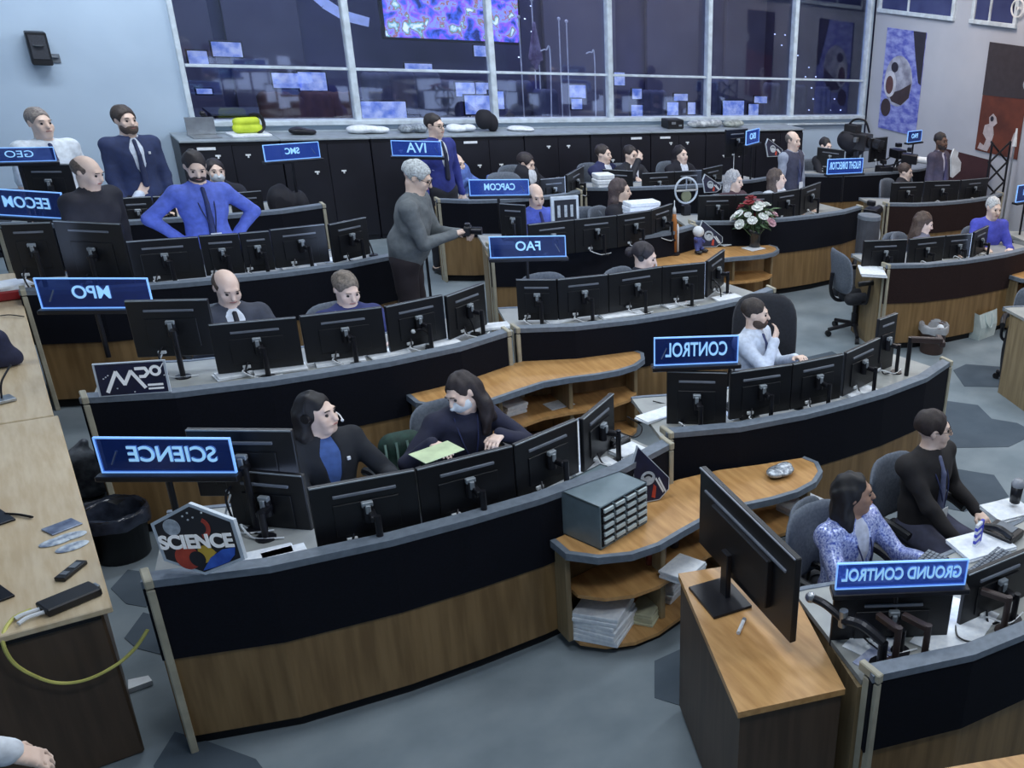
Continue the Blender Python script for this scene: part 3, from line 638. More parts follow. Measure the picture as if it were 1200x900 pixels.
slab([(.0,.06),(.0,.15),(.05,.165),(.09,.13),(.04,.07)], .021, .0242, 'flame', ylw); slab(disc(-.005,.085,.04), .0245, .026, 'dark_disc', spaceb)
text_mesh('lettering', 'SCIENCE', .095, mat('plaque_letter', (235,240,245), .5, emit=.15), root, T @ Matrix.Translation((.0,.175,.0285)) @ Matrix.Rotation(.17,4,'Z'), extrude=.002, fitw=.37, bold=.0035)
for x, y in ((-.03,.32),(-.005,.30),(-.055,.30),(.04,.33),(-.03,.285)): slab(disc(x,y,.005,6), .021, .0245, 'star', white)
# rectangular MPO plaque
bl, br = at(117,463,1.08), at(201,457,1.08); c = (bl+br)/2; w = (br-bl).length
root, T, slab = plaque('mission_plaque', [(-w/2,0),(-w/2,.22),(w/2,.22),(w/2,0)], (c.x,c.y,1.072), math.atan2(br.y-bl.y,br.x-bl.x), .1, 'rectangular MPO plaque with slanted white letters on the console rail', navy, rim=.012)
wl = mat('plaque_letter'); kx = w/.44
def stroke(pts, r):
    for a, b in zip(pts[:-1], pts[1:]):
        d = Vector((b[0]-a[0],b[1]-a[1])).normalized()*r; n = (-d.y,d.x); a2=(a[0]-d.x*.4,a[1]-d.y*.4); b2=(b[0]+d.x*.4,b[1]+d.y*.4)
        slab([((a2[0]+n[0])*kx,a2[1]+n[1]),((a2[0]-n[0])*kx,a2[1]-n[1]),((b2[0]-n[0])*kx,b2[1]-n[1]),((b2[0]+n[0])*kx,b2[1]+n[1])], .021, .0245, 'letter_stroke', wl)
stroke([(-.16,.03),(-.09,.16),(-.05,.075),(.0,.16)], .011); stroke([(.0,.16),(.07,.045)], .011)
stroke([(.03,.175),(.09,.175),(.105,.145),(.08,.12),(.05,.12)], .010)
slab([(x*kx,y) for x, y in disc(.15,.155,.037)], .021, .0245, 'letter_ring', wl); slab([(x*kx,y) for x, y in disc(.15,.155,.018)], .0245, .0255, 'ring_centre', navy)
stroke([(.185,.17),(.205,.2)], .003); stroke([(.09,.06),(.18,.06)], .007); stroke([(.09,.035),(.18,.035)], .006)
for x, y in ((-.17,.12),(-.155,.13),(-.14,.14),(0,.02),(.2,.12),(-.1,.05)): slab(disc(x*kx,y,.0045,6), .021, .0245, 'star', white)
# house-shaped blue plaques
def emblem(bl, br, z, hgt, label, lean=.25, rot=0):
    a, b = at(*bl, z), at(*br, z); w = (b-a).length; c = (a+b)/2
    root, T, slab = plaque('emblem_plaque', [(-w*.45,0),(-w*.5,hgt*.7),(-w*.34,hgt),(w*.5,hgt*.36),(w*.48,hgt*.16),(w*.2,0)], (c.x,c.y,z), math.atan2(b.y-a.y,b.x-a.x)+rot, lean, label, navy, rim=.012)
    slab(disc(-w*.1,hgt*.42,min(w,hgt)*.2), .021, .0245, 'moon', moonm); slab(disc(-w*.1,hgt*.42,min(w,hgt)*.13,18,.3,2.6)+disc(-w*.1,hgt*.40,min(w,hgt)*.1,18,.3,2.6)[::-1], .0245, .026, 'crescent', spaceb)
    slab([(-w*.02,hgt*.08),(w*.05,hgt*.3),(w*.12,hgt*.25),(w*.08,hgt*.05)], .021, .0243, 'red_patch', redm)
    for k in range(2): slab([(w*(.1+.08*k),hgt*.38-k*.0*hgt),(w*(.30+.06*k),hgt*.12),(w*(.33+.06*k),hgt*.15),(w*(.13+.08*k),hgt*.41)], .021, .0245, 'stripe', white)
    return root
emblem((742,590),(784,582), .775, .40, 'blue emblem plaque leaning behind the grey drawer cabinet', .1)
emblem((820,290),(847,289), .775, .34, 'blue emblem plaque standing on the counter beside the flower vase')
emblem((824,226),(845,225), 1.1, .26, 'small emblem plaque before the rear monitors, left of the grey haired person')
emblem((898,184),(917,183), 1.42, .28, 'small emblem plaque at the right end of the black cabinets')
# ================================================================== CHAIRS
SF = 1.165        # one metre in this room's units
def squircle(w, h, z0, thick, curve, y0, n=28, p=.55):
    mb = MB(); rings = [0.0,.45,.8,.95,1.0]; vs = []; fs = []
    def P(r, t, side):
        cx = math.copysign(abs(math.cos(t))**p, math.cos(t)); sz = math.copysign(abs(math.sin(t))**p, math.sin(t))
        x = w/2*cx*r; z = z0+h/2+h/2*sz*r; th = thick*math.sqrt(max(0,1-r**6)); return (x, y0-curve*(x/(w/2))**2+side*th/2+.05*((z-z0)/h-.3), z)
    for side in (-1, 1):
        b = len(vs); vs.append(P(0,0,side))
        for r in rings[1:]: vs += [P(r, 2*math.pi*i/n, side) for i in range(n)]
        for i in range(n): f = (b, b+1+i, b+1+(i+1)%n); fs.append(f if side < 0 else f[::-1])
        for k in range(len(rings)-2):
            for i in range(n):
                f = (b+1+k*n+i, b+1+(k+1)*n+i, b+1+(k+1)*n+(i+1)%n, b+1+k*n+(i+1)%n); fs.append(f if side < 0 else f[::-1])
    L = 1+(len(rings)-1)*n; o1 = 1+(len(rings)-2)*n
    for i in range(n): fs.append((o1+i, L+o1+i, L+o1+(i+1)%n, o1+(i+1)%n))
    return mb.add(vs, fs)
def chair_proto(m, tall=False):
    root = empty('office_chair', (0,0,0), 0, 'x', 'chair')
    hh = .66 if tall else .44
    squircle(.52 if tall else .48, hh, .50, .06, .07, .27).build('backrest', m, root, True)
    s = SDF((-.3,-.32,.36),(.3,.32,.54), .02)
    for x in (-.15,0,.15): s.cap((x,-.17,.45),(x,.17,.45),.065,k=.05)
    s.build('seat', m if tall else chd, root)
    MB().cyl((0,.02,.10),(0,.02,.42),.028).cyl((0,.02,.1),(0,.02,.25),.04).build('gas_post', dark, root)
    bb = MB(); 
    for k in range(5):
        t = 2*math.pi*k/5+.3; bb.tube([(0,.02,.13),(.16*math.cos(t),.02+.16*math.sin(t),.10),(.30*math.cos(t),.02+.30*math.sin(t),.075)], .022)
    bb.build('star_base', dark, root)
    for k in range(5):
        t = 2*math.pi*k/5+.3; c = Vector((.30*math.cos(t),.02+.30*math.sin(t),.031)); u = Vector((-math.sin(t),math.cos(t),0))*.02
        MB().cyl(c-u, c+u, .031, n=14).build('caster', blackp, root)
    MB().tube([(0,.05,.42),(0,.24,.40),(0,.33,.5),(0,.33,.7)], .02).build('back_bar', dark, root)
    for sx in (-1,1):
        MB().tube([(sx*.2,.05,.42),(sx*.29,.05,.46),(sx*.29,.03,.64)], .016).build('arm_post', dark, root)
        MB().tube([(sx*.28,-.16,.645),(sx*.29,-.04,.665),(sx*.29,.1,.66),(sx*.28,.16,.65)], .028).build('armrest', blackp, root)
    return root
cp_g = chair_proto(meshc); cp_d = chair_proto(chd, True); used = {}
def chair(x, y, rz, label, tall=False):
    pr = cp_d if tall else cp_g; o = pr if not used.get(tall) else copy_tree(pr); used[tall] = 1
    o.location = (x,y,0); o.scale = (SF,SF,SF); o.rotation_euler = (0,0,rz); o['label'] = label; return o
# ================================================================== PEOPLE
def ik(S, T, l1, l2, pole):
    S = np.array(S); T = np.array(T); d = T-S; L = np.linalg.norm(d); L2 = min(L, (l1+l2)*.995); d = d/max(L,1e-6); T = S+d*L2
    a = (l1*l1-l2*l2+L2*L2)/(2*L2); hh = math.sqrt(max(l1*l1-a*a, 0)); p = np.array(pole, float); p = p-d*(p@d); p /= max(np.linalg.norm(p),1e-6)
    return S+d*a+p*hh, T
def person(px, py, z, label, rz=0., sit=True, head=(0,0,0), lean=0., lh=None, rh=None, top=(40,42,60), under=None, tie=None, pants=(34,36,46), hair=(50,40,34), style='short', sk=None, h=.012,
           vest=None, short=False, beard=None, extras=(), seat_y=0., lpole=None, rpole=None, topmat=None, curl=.5, wide=1., shoe=(24,22,22), hflat=None, S=None):
    S = S or SF
    if hflat is None: hflat = sit and rpole is None
    sk = sk or skin; sc = 1.0 if sit else z/1.75
    pel = np.array([0,0,.545 if sit else .95]); u = np.array([0,-math.sin(lean),math.cos(lean)])
    tor = .50 if sit else .52; nb = pel+u*tor*sc; hc = nb+np.array([0,-.012,0])+np.array([0,-math.sin(lean*.6),math.cos(lean*.6)])*.155*sc
    if not sit: pel = pel*sc; nb = pel+u*tor*sc; hc = nb+np.array([0,-math.sin(lean*.6)*.155,math.cos(lean*.6)*.155])*sc
    ztop = hc[2]+.118*sc
    if sit: dz = z-ztop; 
    else: dz = 0; k = z/ztop; pel *= k; nb *= k; hc *= k; sc *= k
    if sit: pel = pel+[0,0,max(-.06,min(.08,dz))]; nb = nb+[0,0,dz]; hc = hc+[0,0,dz]
    # elbows, hands
    sh = [nb-u*.055*sc+np.array([s*.168*sc*wide,.01,0]) for s in (-1,1)]       # right(-x), left(+x)
    tg = [rh, lh]; pol = [rpole, lpole]; arms = []
    for i, s in enumerate((-1,1)):
        t = tg[i]
        if t is None: t = (s*.16,-.40,.85) if sit else (s*.24*sc,-.05,.88*sc)
        e, wv = ik(sh[i], t, .285*sc, .25*sc, pol[i] if pol[i] is not None else (s*.5,.6,-.8)); arms.append((sh[i], e, wv))
    legs = []
    for s in (-1,1):
        hp = pel+np.array([s*.095*sc,0,-.02])
        if sit: legs.append((hp, np.array([s*.13,-.42,.52]), np.array([s*.13,-.36,.09]), np.array([s*.14,-.50,.045])))
        else: legs.append((hp, np.array([s*.11*sc,-.015,.50*sc]), np.array([s*.12*sc,.02,.09]), np.array([s*.14*sc,-.13,.04])))
    yaw, pit, rol = head; Rh = (Matrix.Rotation(yaw,3,'Z') @ Matrix.Rotation(pit,3,'X') @ Matrix.Rotation(rol,3,'Y')); Rn = np.array(Rh)
    g = lambda x, y, zz: hc+Rn @ (np.array([x,y,zz])*sc)
    allp = np.array([pel, nb, hc]+[q for a in arms for q in a]+[q for l in legs for q in l]); lo = allp.min(0)-.24; hi = allp.max(0)+.24; lo[2] = max(lo[2], -.02)
    B = SDF(lo, hi, h); c_ = B.cap
    chest = pel+u*.34*sc; belly = pel+u*.14*sc
    def torso(F, o, arms_too=True, cut=1.0):
        F.ell(pel+u*.03, (.155*sc+o,.115*sc+o,.12*sc+o), k=.05); F.ell(belly, (.145*sc*wide+o,.11*sc*wide+o,.16*sc+o), k=.05); F.ell(chest, (.165*sc*wide+o,.118*sc+o,.19*sc+o), k=.05)
        F.cap(sh[0]+[.01,0,0], sh[1]-[.01,0,0], .062*sc+o, k=.05); F.cap(nb-u*.06*sc, nb+u*.005, .085*sc+o, .055*sc+o, k=.04)
        if arms_too:
            for (a, e, w_) in arms:
                F.cap(a, e, .050*sc+o, .039*sc+o, k=.03)
                F.cap(e, e+(w_-e)*cut, .039*sc+o, (.027+.012*(1-cut))*sc+o, k=.02)
    def leg(F, o, low=1.0):
        for hp, kn, an, toe in legs:
            F.cap(hp, kn, .085*sc+o, .058*sc+o, k=.05); F.cap(kn, kn+(an-kn)*low, .056*sc+o, .038*sc+o, k=.03)
    torso(B, 0); leg(B, 0)
    for hp, kn, an, toe in legs: c_(an+[0,.03,-.03], toe, .04, .035, k=.03)
    c_(nb-u*.05*sc, g(0,.015,-.06), .058*sc, .052*sc, k=.03)
    R3 = Rn
    B.ell(g(0,.018,.03), (.069*sc,.092*sc,.086*sc), R3, k=.02); B.ell(g(0,-.022,-.02), (.057*sc,.072*sc,.094*sc), R3, k=.03); c_(g(-.014,-.062,-.088), g(.014,-.062,-.088), .026*sc, k=.03)
    c_(g(0,-.088,.018), g(0,-.110,-.022), .009*sc, .014*sc, k=.012); c_(g(-.032,-.080,.033), g(.032,-.080,.033), .012*sc, k=.015)
    for s in (-1,1):
        B.ell(g(s*.031,-.098,.010), (.016*sc,.014*sc,.011*sc), R3, k=.012, sub=True); c_(g(s*.042,-.066,-.02), g(s*.036,-.066,-.045), .02*sc, k=.02); B.ell(g(s*.071,.012,.0), (.010*sc,.020*sc,.032*sc), R3, k=.01)
    c_(g(-.016,-.092,-.052), g(.016,-.092,-.052), .010*sc, k=.012)
    for i, (a, e, w_) in enumerate(arms):     # hands
        s = (-1,1)[i]; f = (w_-e); f /= np.linalg.norm(f)
        if hflat and f[2] > -.1: f = np.array([f[0]*.8-s*.1, f[1]-.25, -.12]); f /= np.linalg.norm(f)
        side = np.array([0,0,1.]) if abs(f[2]) < .6 else np.array([0,-1.,0]); sd = np.cross(f, side); sd /= np.linalg.norm(sd); pn = np.cross(sd, f); pn = -pn if pn[2] > 0 or abs(f[2]) > .6 else pn
        sd2 = sd
        pc = w_+f*.045*sc
        for q in (-.026,-.009,.009,.026): c_(w_+f*.015*sc+sd2*q*.7*sc, w_+f*.085*sc+sd2*q*sc, .0155*sc, .013*sc, k=.012)
        for j, (q, L) in enumerate(((-.030,.058),(-.010,.072),(.010,.075),(.030,.064)) if s > 0 else ((-.030,.064),(-.010,.075),(.010,.072),(.030,.058))):
            r0 = w_+f*.085*sc+sd2*q*sc; m1 = r0+(f*math.cos(curl*.8)+pn*math.sin(curl*.8))*L*.5*sc+sd2*q*.15; m2 = m1+(f*math.cos(curl*2)+pn*math.sin(curl*2))*L*.5*sc
            c_(r0, m1, .0098, .009, k=.004); c_(m1, m2, .009, .0078, k=.004)
        tsd = sd2*(-1 if (sd2@np.array([1.,0,0]))*s > 0 else 1); t0 = w_+f*.03*sc+tsd*.025*sc; t1 = t0+(f*.6+tsd*.7+pn*.25)*.045*sc; c_(t0, t1, .013, .011, k=.01); c_(t1, t1+(f*.85+tsd*.2+pn*.3)*.032*sc, .011, .009, k=.005)
    body = B.build('person', sk); tag(body, label, 'person')
    # clothes
    tm = topmat or mat('cloth_%d_%d_%d' % tuple(top), top, .85, scale=25)
    F = SDF(lo, hi, h); torso(F, .013, True, .55 if short == 2 else 1.0)
    if short:
        F = SDF(lo, hi, h); torso(F, .013, False)
        for (a, e, w_) in arms: F.cap(a, a+(e-a)*.85, .070*sc, .062*sc, k=.03)
    F.ell(nb+u*.05*sc, (.062*sc,.064*sc,.06*sc), k=.01, sub=True)
    if under:
        F.cap(nb+np.array([0,-.13,.03])*sc, pel+u*.12*sc+np.array([0,-.15,0])*sc, .068*sc, .018*sc, k=.006, sub=True)
    F.noise(.0038, 24); F.build('jacket' if under else 'shirt', tm, body)
    if under:
        F = SDF(lo, hi, h); torso(F, .007, False); F.ell(nb+u*.06*sc, (.056*sc,.058*sc,.055*sc), k=.01, sub=True); F.cap(nb+[0,.0,.0], nb+u*.02, .068*sc, .06*sc, k=.01)
        F.ell(nb+u*.07*sc+np.array([0,-.03,0]), (.05*sc,.055*sc,.06*sc), k=.01, sub=True); F.build('shirt', mat('cloth_%d_%d_%d' % tuple(under), under, .85, scale=25), body)
    else:
        F = SDF(nb-.14, nb+.14, min(h,.01)); F.cap(nb-u*.01, nb+u*.018, .073*sc, .066*sc, k=.01); F.ell(nb+u*.05*sc+np.array([0,-.03,0])*sc, (.058*sc,.07*sc,.05*sc), k=.008, sub=True); F.build('collar', tm, body)
    if vest:
        F = SDF(lo, hi, h); torso(F, .024, False); F.ell(nb+u*.05*sc, (.09*sc,.09*sc,.08*sc), k=.01, sub=True)
        for s in (0,1): F.ell(sh[s]+np.array([(-1,1)[s]*.06,0,0]), (.08,.12,.1), k=.01, sub=True)
        F.build('vest', mat('cloth_%d_%d_%d' % tuple(vest), vest, .85, scale=25), body)
    if tie:
        t0 = nb+np.array([0,-.085,-.005])*sc; pts = [t0]+[pel+u*q*sc+np.array([0,-.128-o,0])*sc for q, o in ((.40,.005),(.28,.010),(.14,.012))]
        F = SDF(np.min(pts,0)-.06, np.max(pts,0)+.06, .009); F.cap(pts[0], pts[1], .016, .017, k=.01); F.cap(pts[1], pts[2], .017, .022, k=.01); F.cap(pts[2], pts[3], .022, .026, k=.01); F.build('necktie', mat('cloth_%d_%d_%d' % tuple(tie), tie, .7, scale=40), body)
    F = SDF(lo, hi, h); F.ell(pel+u*.01, (.163*sc,.122*sc,.12*sc), k=.05); leg(F, .015, .96); F.noise(.003, 24); F.build('trousers', mat('cloth_%d_%d_%d' % tuple(pants), pants, .85, scale=25), body)
    sb = MB()
    for hp, kn, an, toe in legs:
        F = SDF(np.minimum(an,toe)-.09, np.maximum(an,toe)+.09, .012); F.cap((an[0],an[1]+.03,.05), (toe[0],toe[1]-.01,.042), .047, .04, k=.02); F.plane((0,0,.004), (0,0,-1)); F.build('shoe', mat('shoe_leather', (26,24,26), .4), body)
    # hair
    hm = mat('hair_%d_%d_%d' % tuple(hair), hair, .6, scale=70, c2=tuple(v*.7 for v in hair))
    hb = min(h, .009)
    if style in ('short','thick','long','bun','fringe'):
        e = .010 if style != 'thick' else .016; dn = .46*sc if style == 'long' else .16
        F = SDF(hc-[.2,.2,dn], hc+[.2,.2,.2], hb); F.ell(g(0,.022,.036), ((.069+e)*sc,(.092+e)*sc,(.084+e)*sc), R3, k=.01)
        F.ell(g(0,-.105,-.03), (.080*sc,.092*sc,.118*sc), R3, k=.008, sub=True)
        if style in ('short','thick'):
            for s in (-1,1): F.ell(g(s*.085,.0,-.02), (.03*sc,.035*sc,.045*sc), R3, k=.006, sub=True)
        F.plane(g(0,0,-.035), -Rn @ np.array([0,-.35,1.]))
        if style == 'long':
            for s in (-1,1): F.cap(g(s*.052,.035,.03), g(s*.066,.045,-.12)+[0,0,-.02], .030*sc, .035*sc, k=.03); F.cap(g(s*.074,.045,-.12), g(s*.08,.0,-.16)+[0,0,-.13], .04*sc, .028*sc, k=.03)
            for x in (-.035,.035): F.cap(g(x,.075,.0), g(x,.085,-.15)+[0,0,-.10], .045*sc, .04*sc, k=.04)
        F.noise(.0032 if style != 'long' else .0045, 75, .35)
        if style == 'bun': F.ell(g(0,.13,-.01), (.045*sc,.04*sc,.045*sc), R3, k=.02); 
        F.build('hair', hm, body)
    elif style == 'bald':
        F = SDF(hc-.2, hc+.2, hb); F.ell(g(0,.024,.02), (.078*sc,.097*sc,.078*sc), R3, k=.01); F.ell(g(0,-.03,.085), (.07*sc,.10*sc,.075*sc), R3, k=.01, sub=True); F.ell(g(0,-.10,-.02), (.09*sc,.095*sc,.14*sc), R3, k=.01, sub=True)
        F.plane(g(0,0,-.04), -Rn @ np.array([0,0,1.])); F.build('hair', hm, body)
    if beard:
        F = SDF(hc-.2, hc+.2, hb); F.ell(g(0,-.028,-.055), (.066*sc,.080*sc,.072*sc), R3, k=.01); F.ell(g(0,-.05,-.0), (.1*sc,.085*sc,.037*sc), R3, k=.01, sub=True); F.plane(g(0,.01,0), Rn @ np.array([0,1.,0])); F.cap(g(-.02,-.104,-.055), g(.02,-.104,-.055), .008, k=.005, sub=True)
        F.build('beard', mat('hair_%d_%d_%d' % tuple(beard), beard, .8, scale=70, c2=tuple(v*.8 for v in beard)), body)
    eb = mat('eye_dark', (40,34,34), .25); bw = mat('brow_%d' % hair[0], tuple(v*.8 for v in hair), .8)
    for s in (-1,1):
        MB().ball(g(s*.031,-.081,.008), .0098*sc, 8, 6).build('eye', eb, body, True)
        MB().tube([g(s*.017,-.095,.034), g(s*.032,-.095,.0375), g(s*.047,-.084,.032)], .0028*sc, 5).build('eyebrow', bw, body)
    MB().tube([g(-.022,-.094,-.052), g(0,-.1025,-.050), g(.022,-.094,-.052)], .0045*sc, 5).build('lips', mat('lip_tone', (170,105,98), .5), body)
    if 'glasses' in extras:
        b = MB()
        for s in (-1,1):
            b.tube([g(s*.033+.021*math.cos(t)*1.1,-.101,.008+.016*math.sin(t)) for t in [2*math.pi*i/10 for i in range(11)]], .0022, 5, False); b.tube([g(s*.055,-.098,.012), g(s*.076,-.04,.012), g(s*.078,.02,.008)], .0022, 5)
        b.tube([g(-.011,-.103,.012), g(.011,-.103,.012)], .002, 5); b.build('glasses', blackp, body)
    if 'headset' in extras:
        b = MB().tube([g(.086*math.cos(t),.01,.03+.092*math.sin(t)) for t in [math.pi*i/8 for i in range(9)]], .005, 6); b.build('headset_band', blackp, body)
        MB().cyl(g(.076,.01,0), g(.094,.01,0), .026).cyl(g(-.076,.01,0), g(-.094,.01,0), .026).build('ear_cup', blackp, body)
        MB().tube([g(.09,.0,-.01), g(.085,-.06,-.03), g(.045,-.112,-.045)], .004, 5).ball(g(.04,-.114,-.047), .009, 8, 6).build('microphone', white, body)
    if 'mask' in extras:
        F = SDF(hc-.2, hc+.2, .008); F.ell(g(0,-.034,-.045), (.063*sc,.080*sc,.062*sc), R3, k=.01); F.plane(g(0,-.02,0), Rn @ np.array([0,1.,0])); F.cap(g(0,-.1,-.02), g(0,-.118,-.035), .012, .014, k=.01); F.build('face_mask', mat('mask_white', (215,222,228), .8), body)
    if 'badge' in extras or 'lanyard' in extras:
        bz = pel+u*.16*sc+np.array([.015,-.158,0])*sc
        MB().tube([nb+np.array([-.07,-.05,0])*sc, pel+u*.34*sc+np.array([-.045,-.145,0])*sc, bz], .005, 5).tube([nb+np.array([.07,-.05,0])*sc, pel+u*.34*sc+np.array([.045,-.145,0])*sc, bz], .005, 5).build('lanyard', mat('lanyard_cloth', (36,44,84), .8), body)
        MB().box(bz+[0,-.006,-.05], (.075,.006,.11)).build('badge', white, body)
    if 'pin' in extras: MB().box(nb+np.array([.085,-.125,-.11])*sc, (.018,.01,.022)).build('lapel_pin', white, body)
    # place so the crown of the head falls on its spot in the room
    hp = at(px, py, z*S); off = Matrix.Rotation(rz,3,'Z') @ Vector((hc[0], hc[1], 0))*S; body.scale = (S,S,S)
    body.location = (hp.x-off.x, hp.y-off.y, 0); body.rotation_euler = (0,0,rz); body['_hand'] = [float(v) for v in arms[0][2]]+[float(v) for v in arms[1][2]]
    return body
def under_chair(b, label, tall=False, d=.02):
    v = Matrix.Rotation(b.rotation_euler.z,3,'Z') @ Vector((0,d,0)); o = chair(b.location.x+v.x, b.location.y+v.y, b.rotation_euler.z, label, tall); o.scale = b.scale; return o
NEAR = .0078
sparkle = mat('sequin_cloth', (70,90,175), .3, .25, c2=(205,215,245), scale=85)
P1 = person(368,462,1.31, 'person in a black jacket wearing a headset, long dark hair, seated at the front console', .15, head=(.55,-.05,0), top=(22,26,34), under=(64,92,150), hair=(24,20,24), style='long', h=NEAR, extras=('headset','pin'), lh=(.22,-.36,.86), rh=(-.1,-.38,.86), S=1.08)
P2 = person(540,439,1.28, 'person with very long brown hair in navy bending over papers at the front console', -.05, lean=.22, head=(-1.15,.42,-.25), top=(34,36,58), hair=(42,32,34), style='long', h=NEAR, extras=('mask','lanyard'), lh=(.14,-.36,.94), rh=(-.26,-.34,.96), lpole=(.8,.2,-.6), hflat=True, S=1.08)
P3 = person(262,317,1.26, 'balding person in a grey suit and dark tie looking down behind the MPO monitors', .05, head=(.1,.42,0), top=(62,66,78), under=(225,230,236), tie=(24,26,36), hair=(88,72,62), style='bald', extras=('pin',))
P4 = person(403,320,1.24, 'person with short fair hair in a blue jacket looking down behind the MPO monitors', .05, head=(.15,.40,0), top=(44,52,104), hair=(128,116,104), style='short')
P5 = person(487,190,1.78, 'white haired person in a grey sweater standing in the aisle holding a camera', 1.05, sit=False, lean=.24, head=(.05,.45,0), top=(108,114,118), pants=(36,28,34), hair=(208,214,216), style='thick', h=.010, extras=('glasses',), lh=(.07,-.42,1.20), rh=(-.07,-.40,1.22), curl=.9, wide=1.32)
P6 = person(886,351,1.36, 'bearded person in a white shirt and tie resting the chin on one hand at CONTROL', .45, head=(.42,.08,0), top=(206,216,232), tie=(60,70,110), hair=(60,50,46), style='short', beard=(86,70,62), h=.010, rh=(-.02,-.20,1.06), lh=(.12,-.32,.90), rpole=(-.6,-.3,-.8), extras=(), S=1.08)
P7 = person(1003,556,1.27, 'person with long black hair in a sparkling blue top seated at GROUND CONTROL', .12, head=(.85,-.02,0), top=(70,90,175), under=(200,205,220), topmat=sparkle, hair=(20,18,22), style='long', sk=skin2, h=NEAR, extras=('lanyard',), S=1.08)
P8 = person(1097,483,1.36, 'person in a black shirt with glasses and a hanging badge, seated right of GROUND CONTROL', .10, head=(.85,0,0), top=(30,27,29), tie=(96,102,132), pants=(62,64,84), hair=(46,34,32), style='thick', h=NEAR, extras=('glasses','badge'), rh=(-.10,-.36,.66), lh=(.30,-.22,.66), wide=1.12, S=1.08)
P9 = person(98,183,1.70, 'bald person in a black shirt standing at the upper left by the EECOM sign', .75, sit=False, lean=.12, head=(.1,.35,0), top=(34,34,44), hair=(110,96,88), style='bald', wide=1.15)
P10 = person(225,178,1.71, 'bearded person in a bright blue shirt and tie standing with hands on hips', .10, sit=False, head=(-.1,.42,0), top=(92,112,205), tie=(36,48,98), hair=(48,42,44), style='short', beard=(62,52,50), lh=(.20,-.02,1.03), rh=(-.20,-.02,1.03), lpole=(1,.35,0), rpole=(-1,.35,0), extras=('lanyard',))
P11 = person(143,125,1.79, 'bearded person in a navy suit with white shirt standing against the pale wall', .25, sit=False, head=(.15,0,0), top=(42,54,92), under=(212,222,236), tie=(38,48,84), hair=(72,62,58), style='thick', beard=(96,82,74), extras=('pin',), lh=(.2,-.1,.92), rh=(-.2,-.1,.92))
P12 = person(42,127,1.80, 'person in a short sleeved white shirt and dark tie at the far upper left', .30, sit=False, head=(.15,0,0), top=(216,224,232), tie=(44,54,98), hair=(150,140,134), style='short', short=True)
P13 = person(146,196,1.24, 'balding person in a white shirt seated hand on mouth at the upper left', .2, head=(.2,.15,0), top=(212,220,232), hair=(140,130,126), style='bald', rh=(0,-.24,1.03), rpole=(-.6,-.3,-.8), extras=())
P14 = person(250,187,1.22, 'pale faced person seated in front of the black cabinets behind the blue shirted person', .05, top=(28,30,42), hair=(46,40,44), style='short', sk=skin, extras=('mask',))
P15 = person(508,134,1.74, 'person in a royal blue suit with glasses standing behind the IVA sign', .35, sit=False, head=(.2,.05,0), top=(44,54,132), under=(220,226,238), tie=(32,36,60), hair=(46,40,42), style='short', extras=('glasses',))
P16 = person(534,180,1.10, 'person in a light blue shirt half hidden behind the person in royal blue', .3, head=(.2,.1,0), top=(96,124,196), hair=(150,145,140), style='bald')
P17 = person(616,180,1.13, 'dark haired person in a black suit with white collar looking down behind the CAPCOM sign', .35, head=(.35,.3,0), top=(26,28,38), under=(218,224,232), hair=(58,50,52), style='thick')
P18 = person(627,216,1.26, 'grey haired person in a bright blue shirt seated right of the CAPCOM sign', .1, head=(-.1,.3,0), top=(84,102,200), tie=(40,44,100), hair=(170,168,168), style='bald')
P19 = person(707,170,1.22, 'person in a navy suit, left of the two suited people at the rear', .35, head=(.25,.05,0), top=(40,46,88), under=(220,226,236), hair=(62,54,54), style='short')
P20 = person(739,171,1.22, 'person in a black suit with a hand at the chin in the rear row', .1, head=(.2,.1,0), top=(24,26,36), under=(226,230,238), hair=(50,44,46), style='short', rh=(-.03,-.22,1.07), rpole=(-.6,-.3,-.8))
P21 = person(798,171,1.2, 'dark haired person in a black jacket seated in front of the black cabinets', .1, head=(.1,0,0), top=(26,26,36), under=(214,220,230), hair=(34,28,34), style='long')
P22 = person(727,210,1.28, 'person with long brown hair and a black jacket seen in profile at the centre', .6, head=(.35,.1,0), top=(28,28,38), hair=(84,70,70), style='long')
P23 = person(755,285,1.22, 'person with tied dark hair and headset seated at the FAO console', .45, head=(.4,.3,0), top=(30,34,48), hair=(50,44,50), style='bun', extras=('headset',))
P24 = person(861,200,1.28, 'person with shoulder length white hair in a maroon top behind the flower vase', .2, head=(.3,.15,0), top=(74,54,62), hair=(186,186,190), style='long')
P25 = person(911,198,1.28, 'person with long brown hair and a white top looking right behind the flower vase', .35, head=(.6,-.05,0), top=(208,214,222), hair=(92,78,72), style='long')
P26 = person(930,154,1.68, 'balding person in a grey vest with a badge standing near the rear centre', .25, sit=False, head=(.05,.1,0), top=(158,166,184), vest=(66,68,88), hair=(120,112,108), style='bald', extras=('badge',), tie=(70,76,110))
P27 = person(968,162,1.3, 'dark haired person in black seated by the wall left of the television camera', .2, head=(-.1,.2,0), top=(28,28,36), hair=(36,32,36), style='short')
P28 = person(1104,156,1.70, 'person in a dark suit and long tie with dark beard at the right wall', .2, sit=False, head=(-.1,0,0), top=(72,66,84), under=(196,192,210), tie=(66,60,92), hair=(44,36,38), style='short', beard=(52,42,42), sk=skin3)
P29 = person(1084,249,1.22, 'person with long brown hair in a grey top looking down at the right rear console', .55, head=(.4,.3,0), top=(112,112,126), hair=(88,70,60), style='long')
P30 = person(1166,232,1.36, 'white haired person in a bright blue shirt seated at the right edge', -.5, head=(.3,.2,0), top=(78,84,190), hair=(214,214,214), style='short', lean=.15)
P31 = person(1062,192,1.2, 'person whose face shows among the camera gear at the right', .3, head=(.2,.1,0), top=(40,38,44), hair=(80,64,58), style='short')
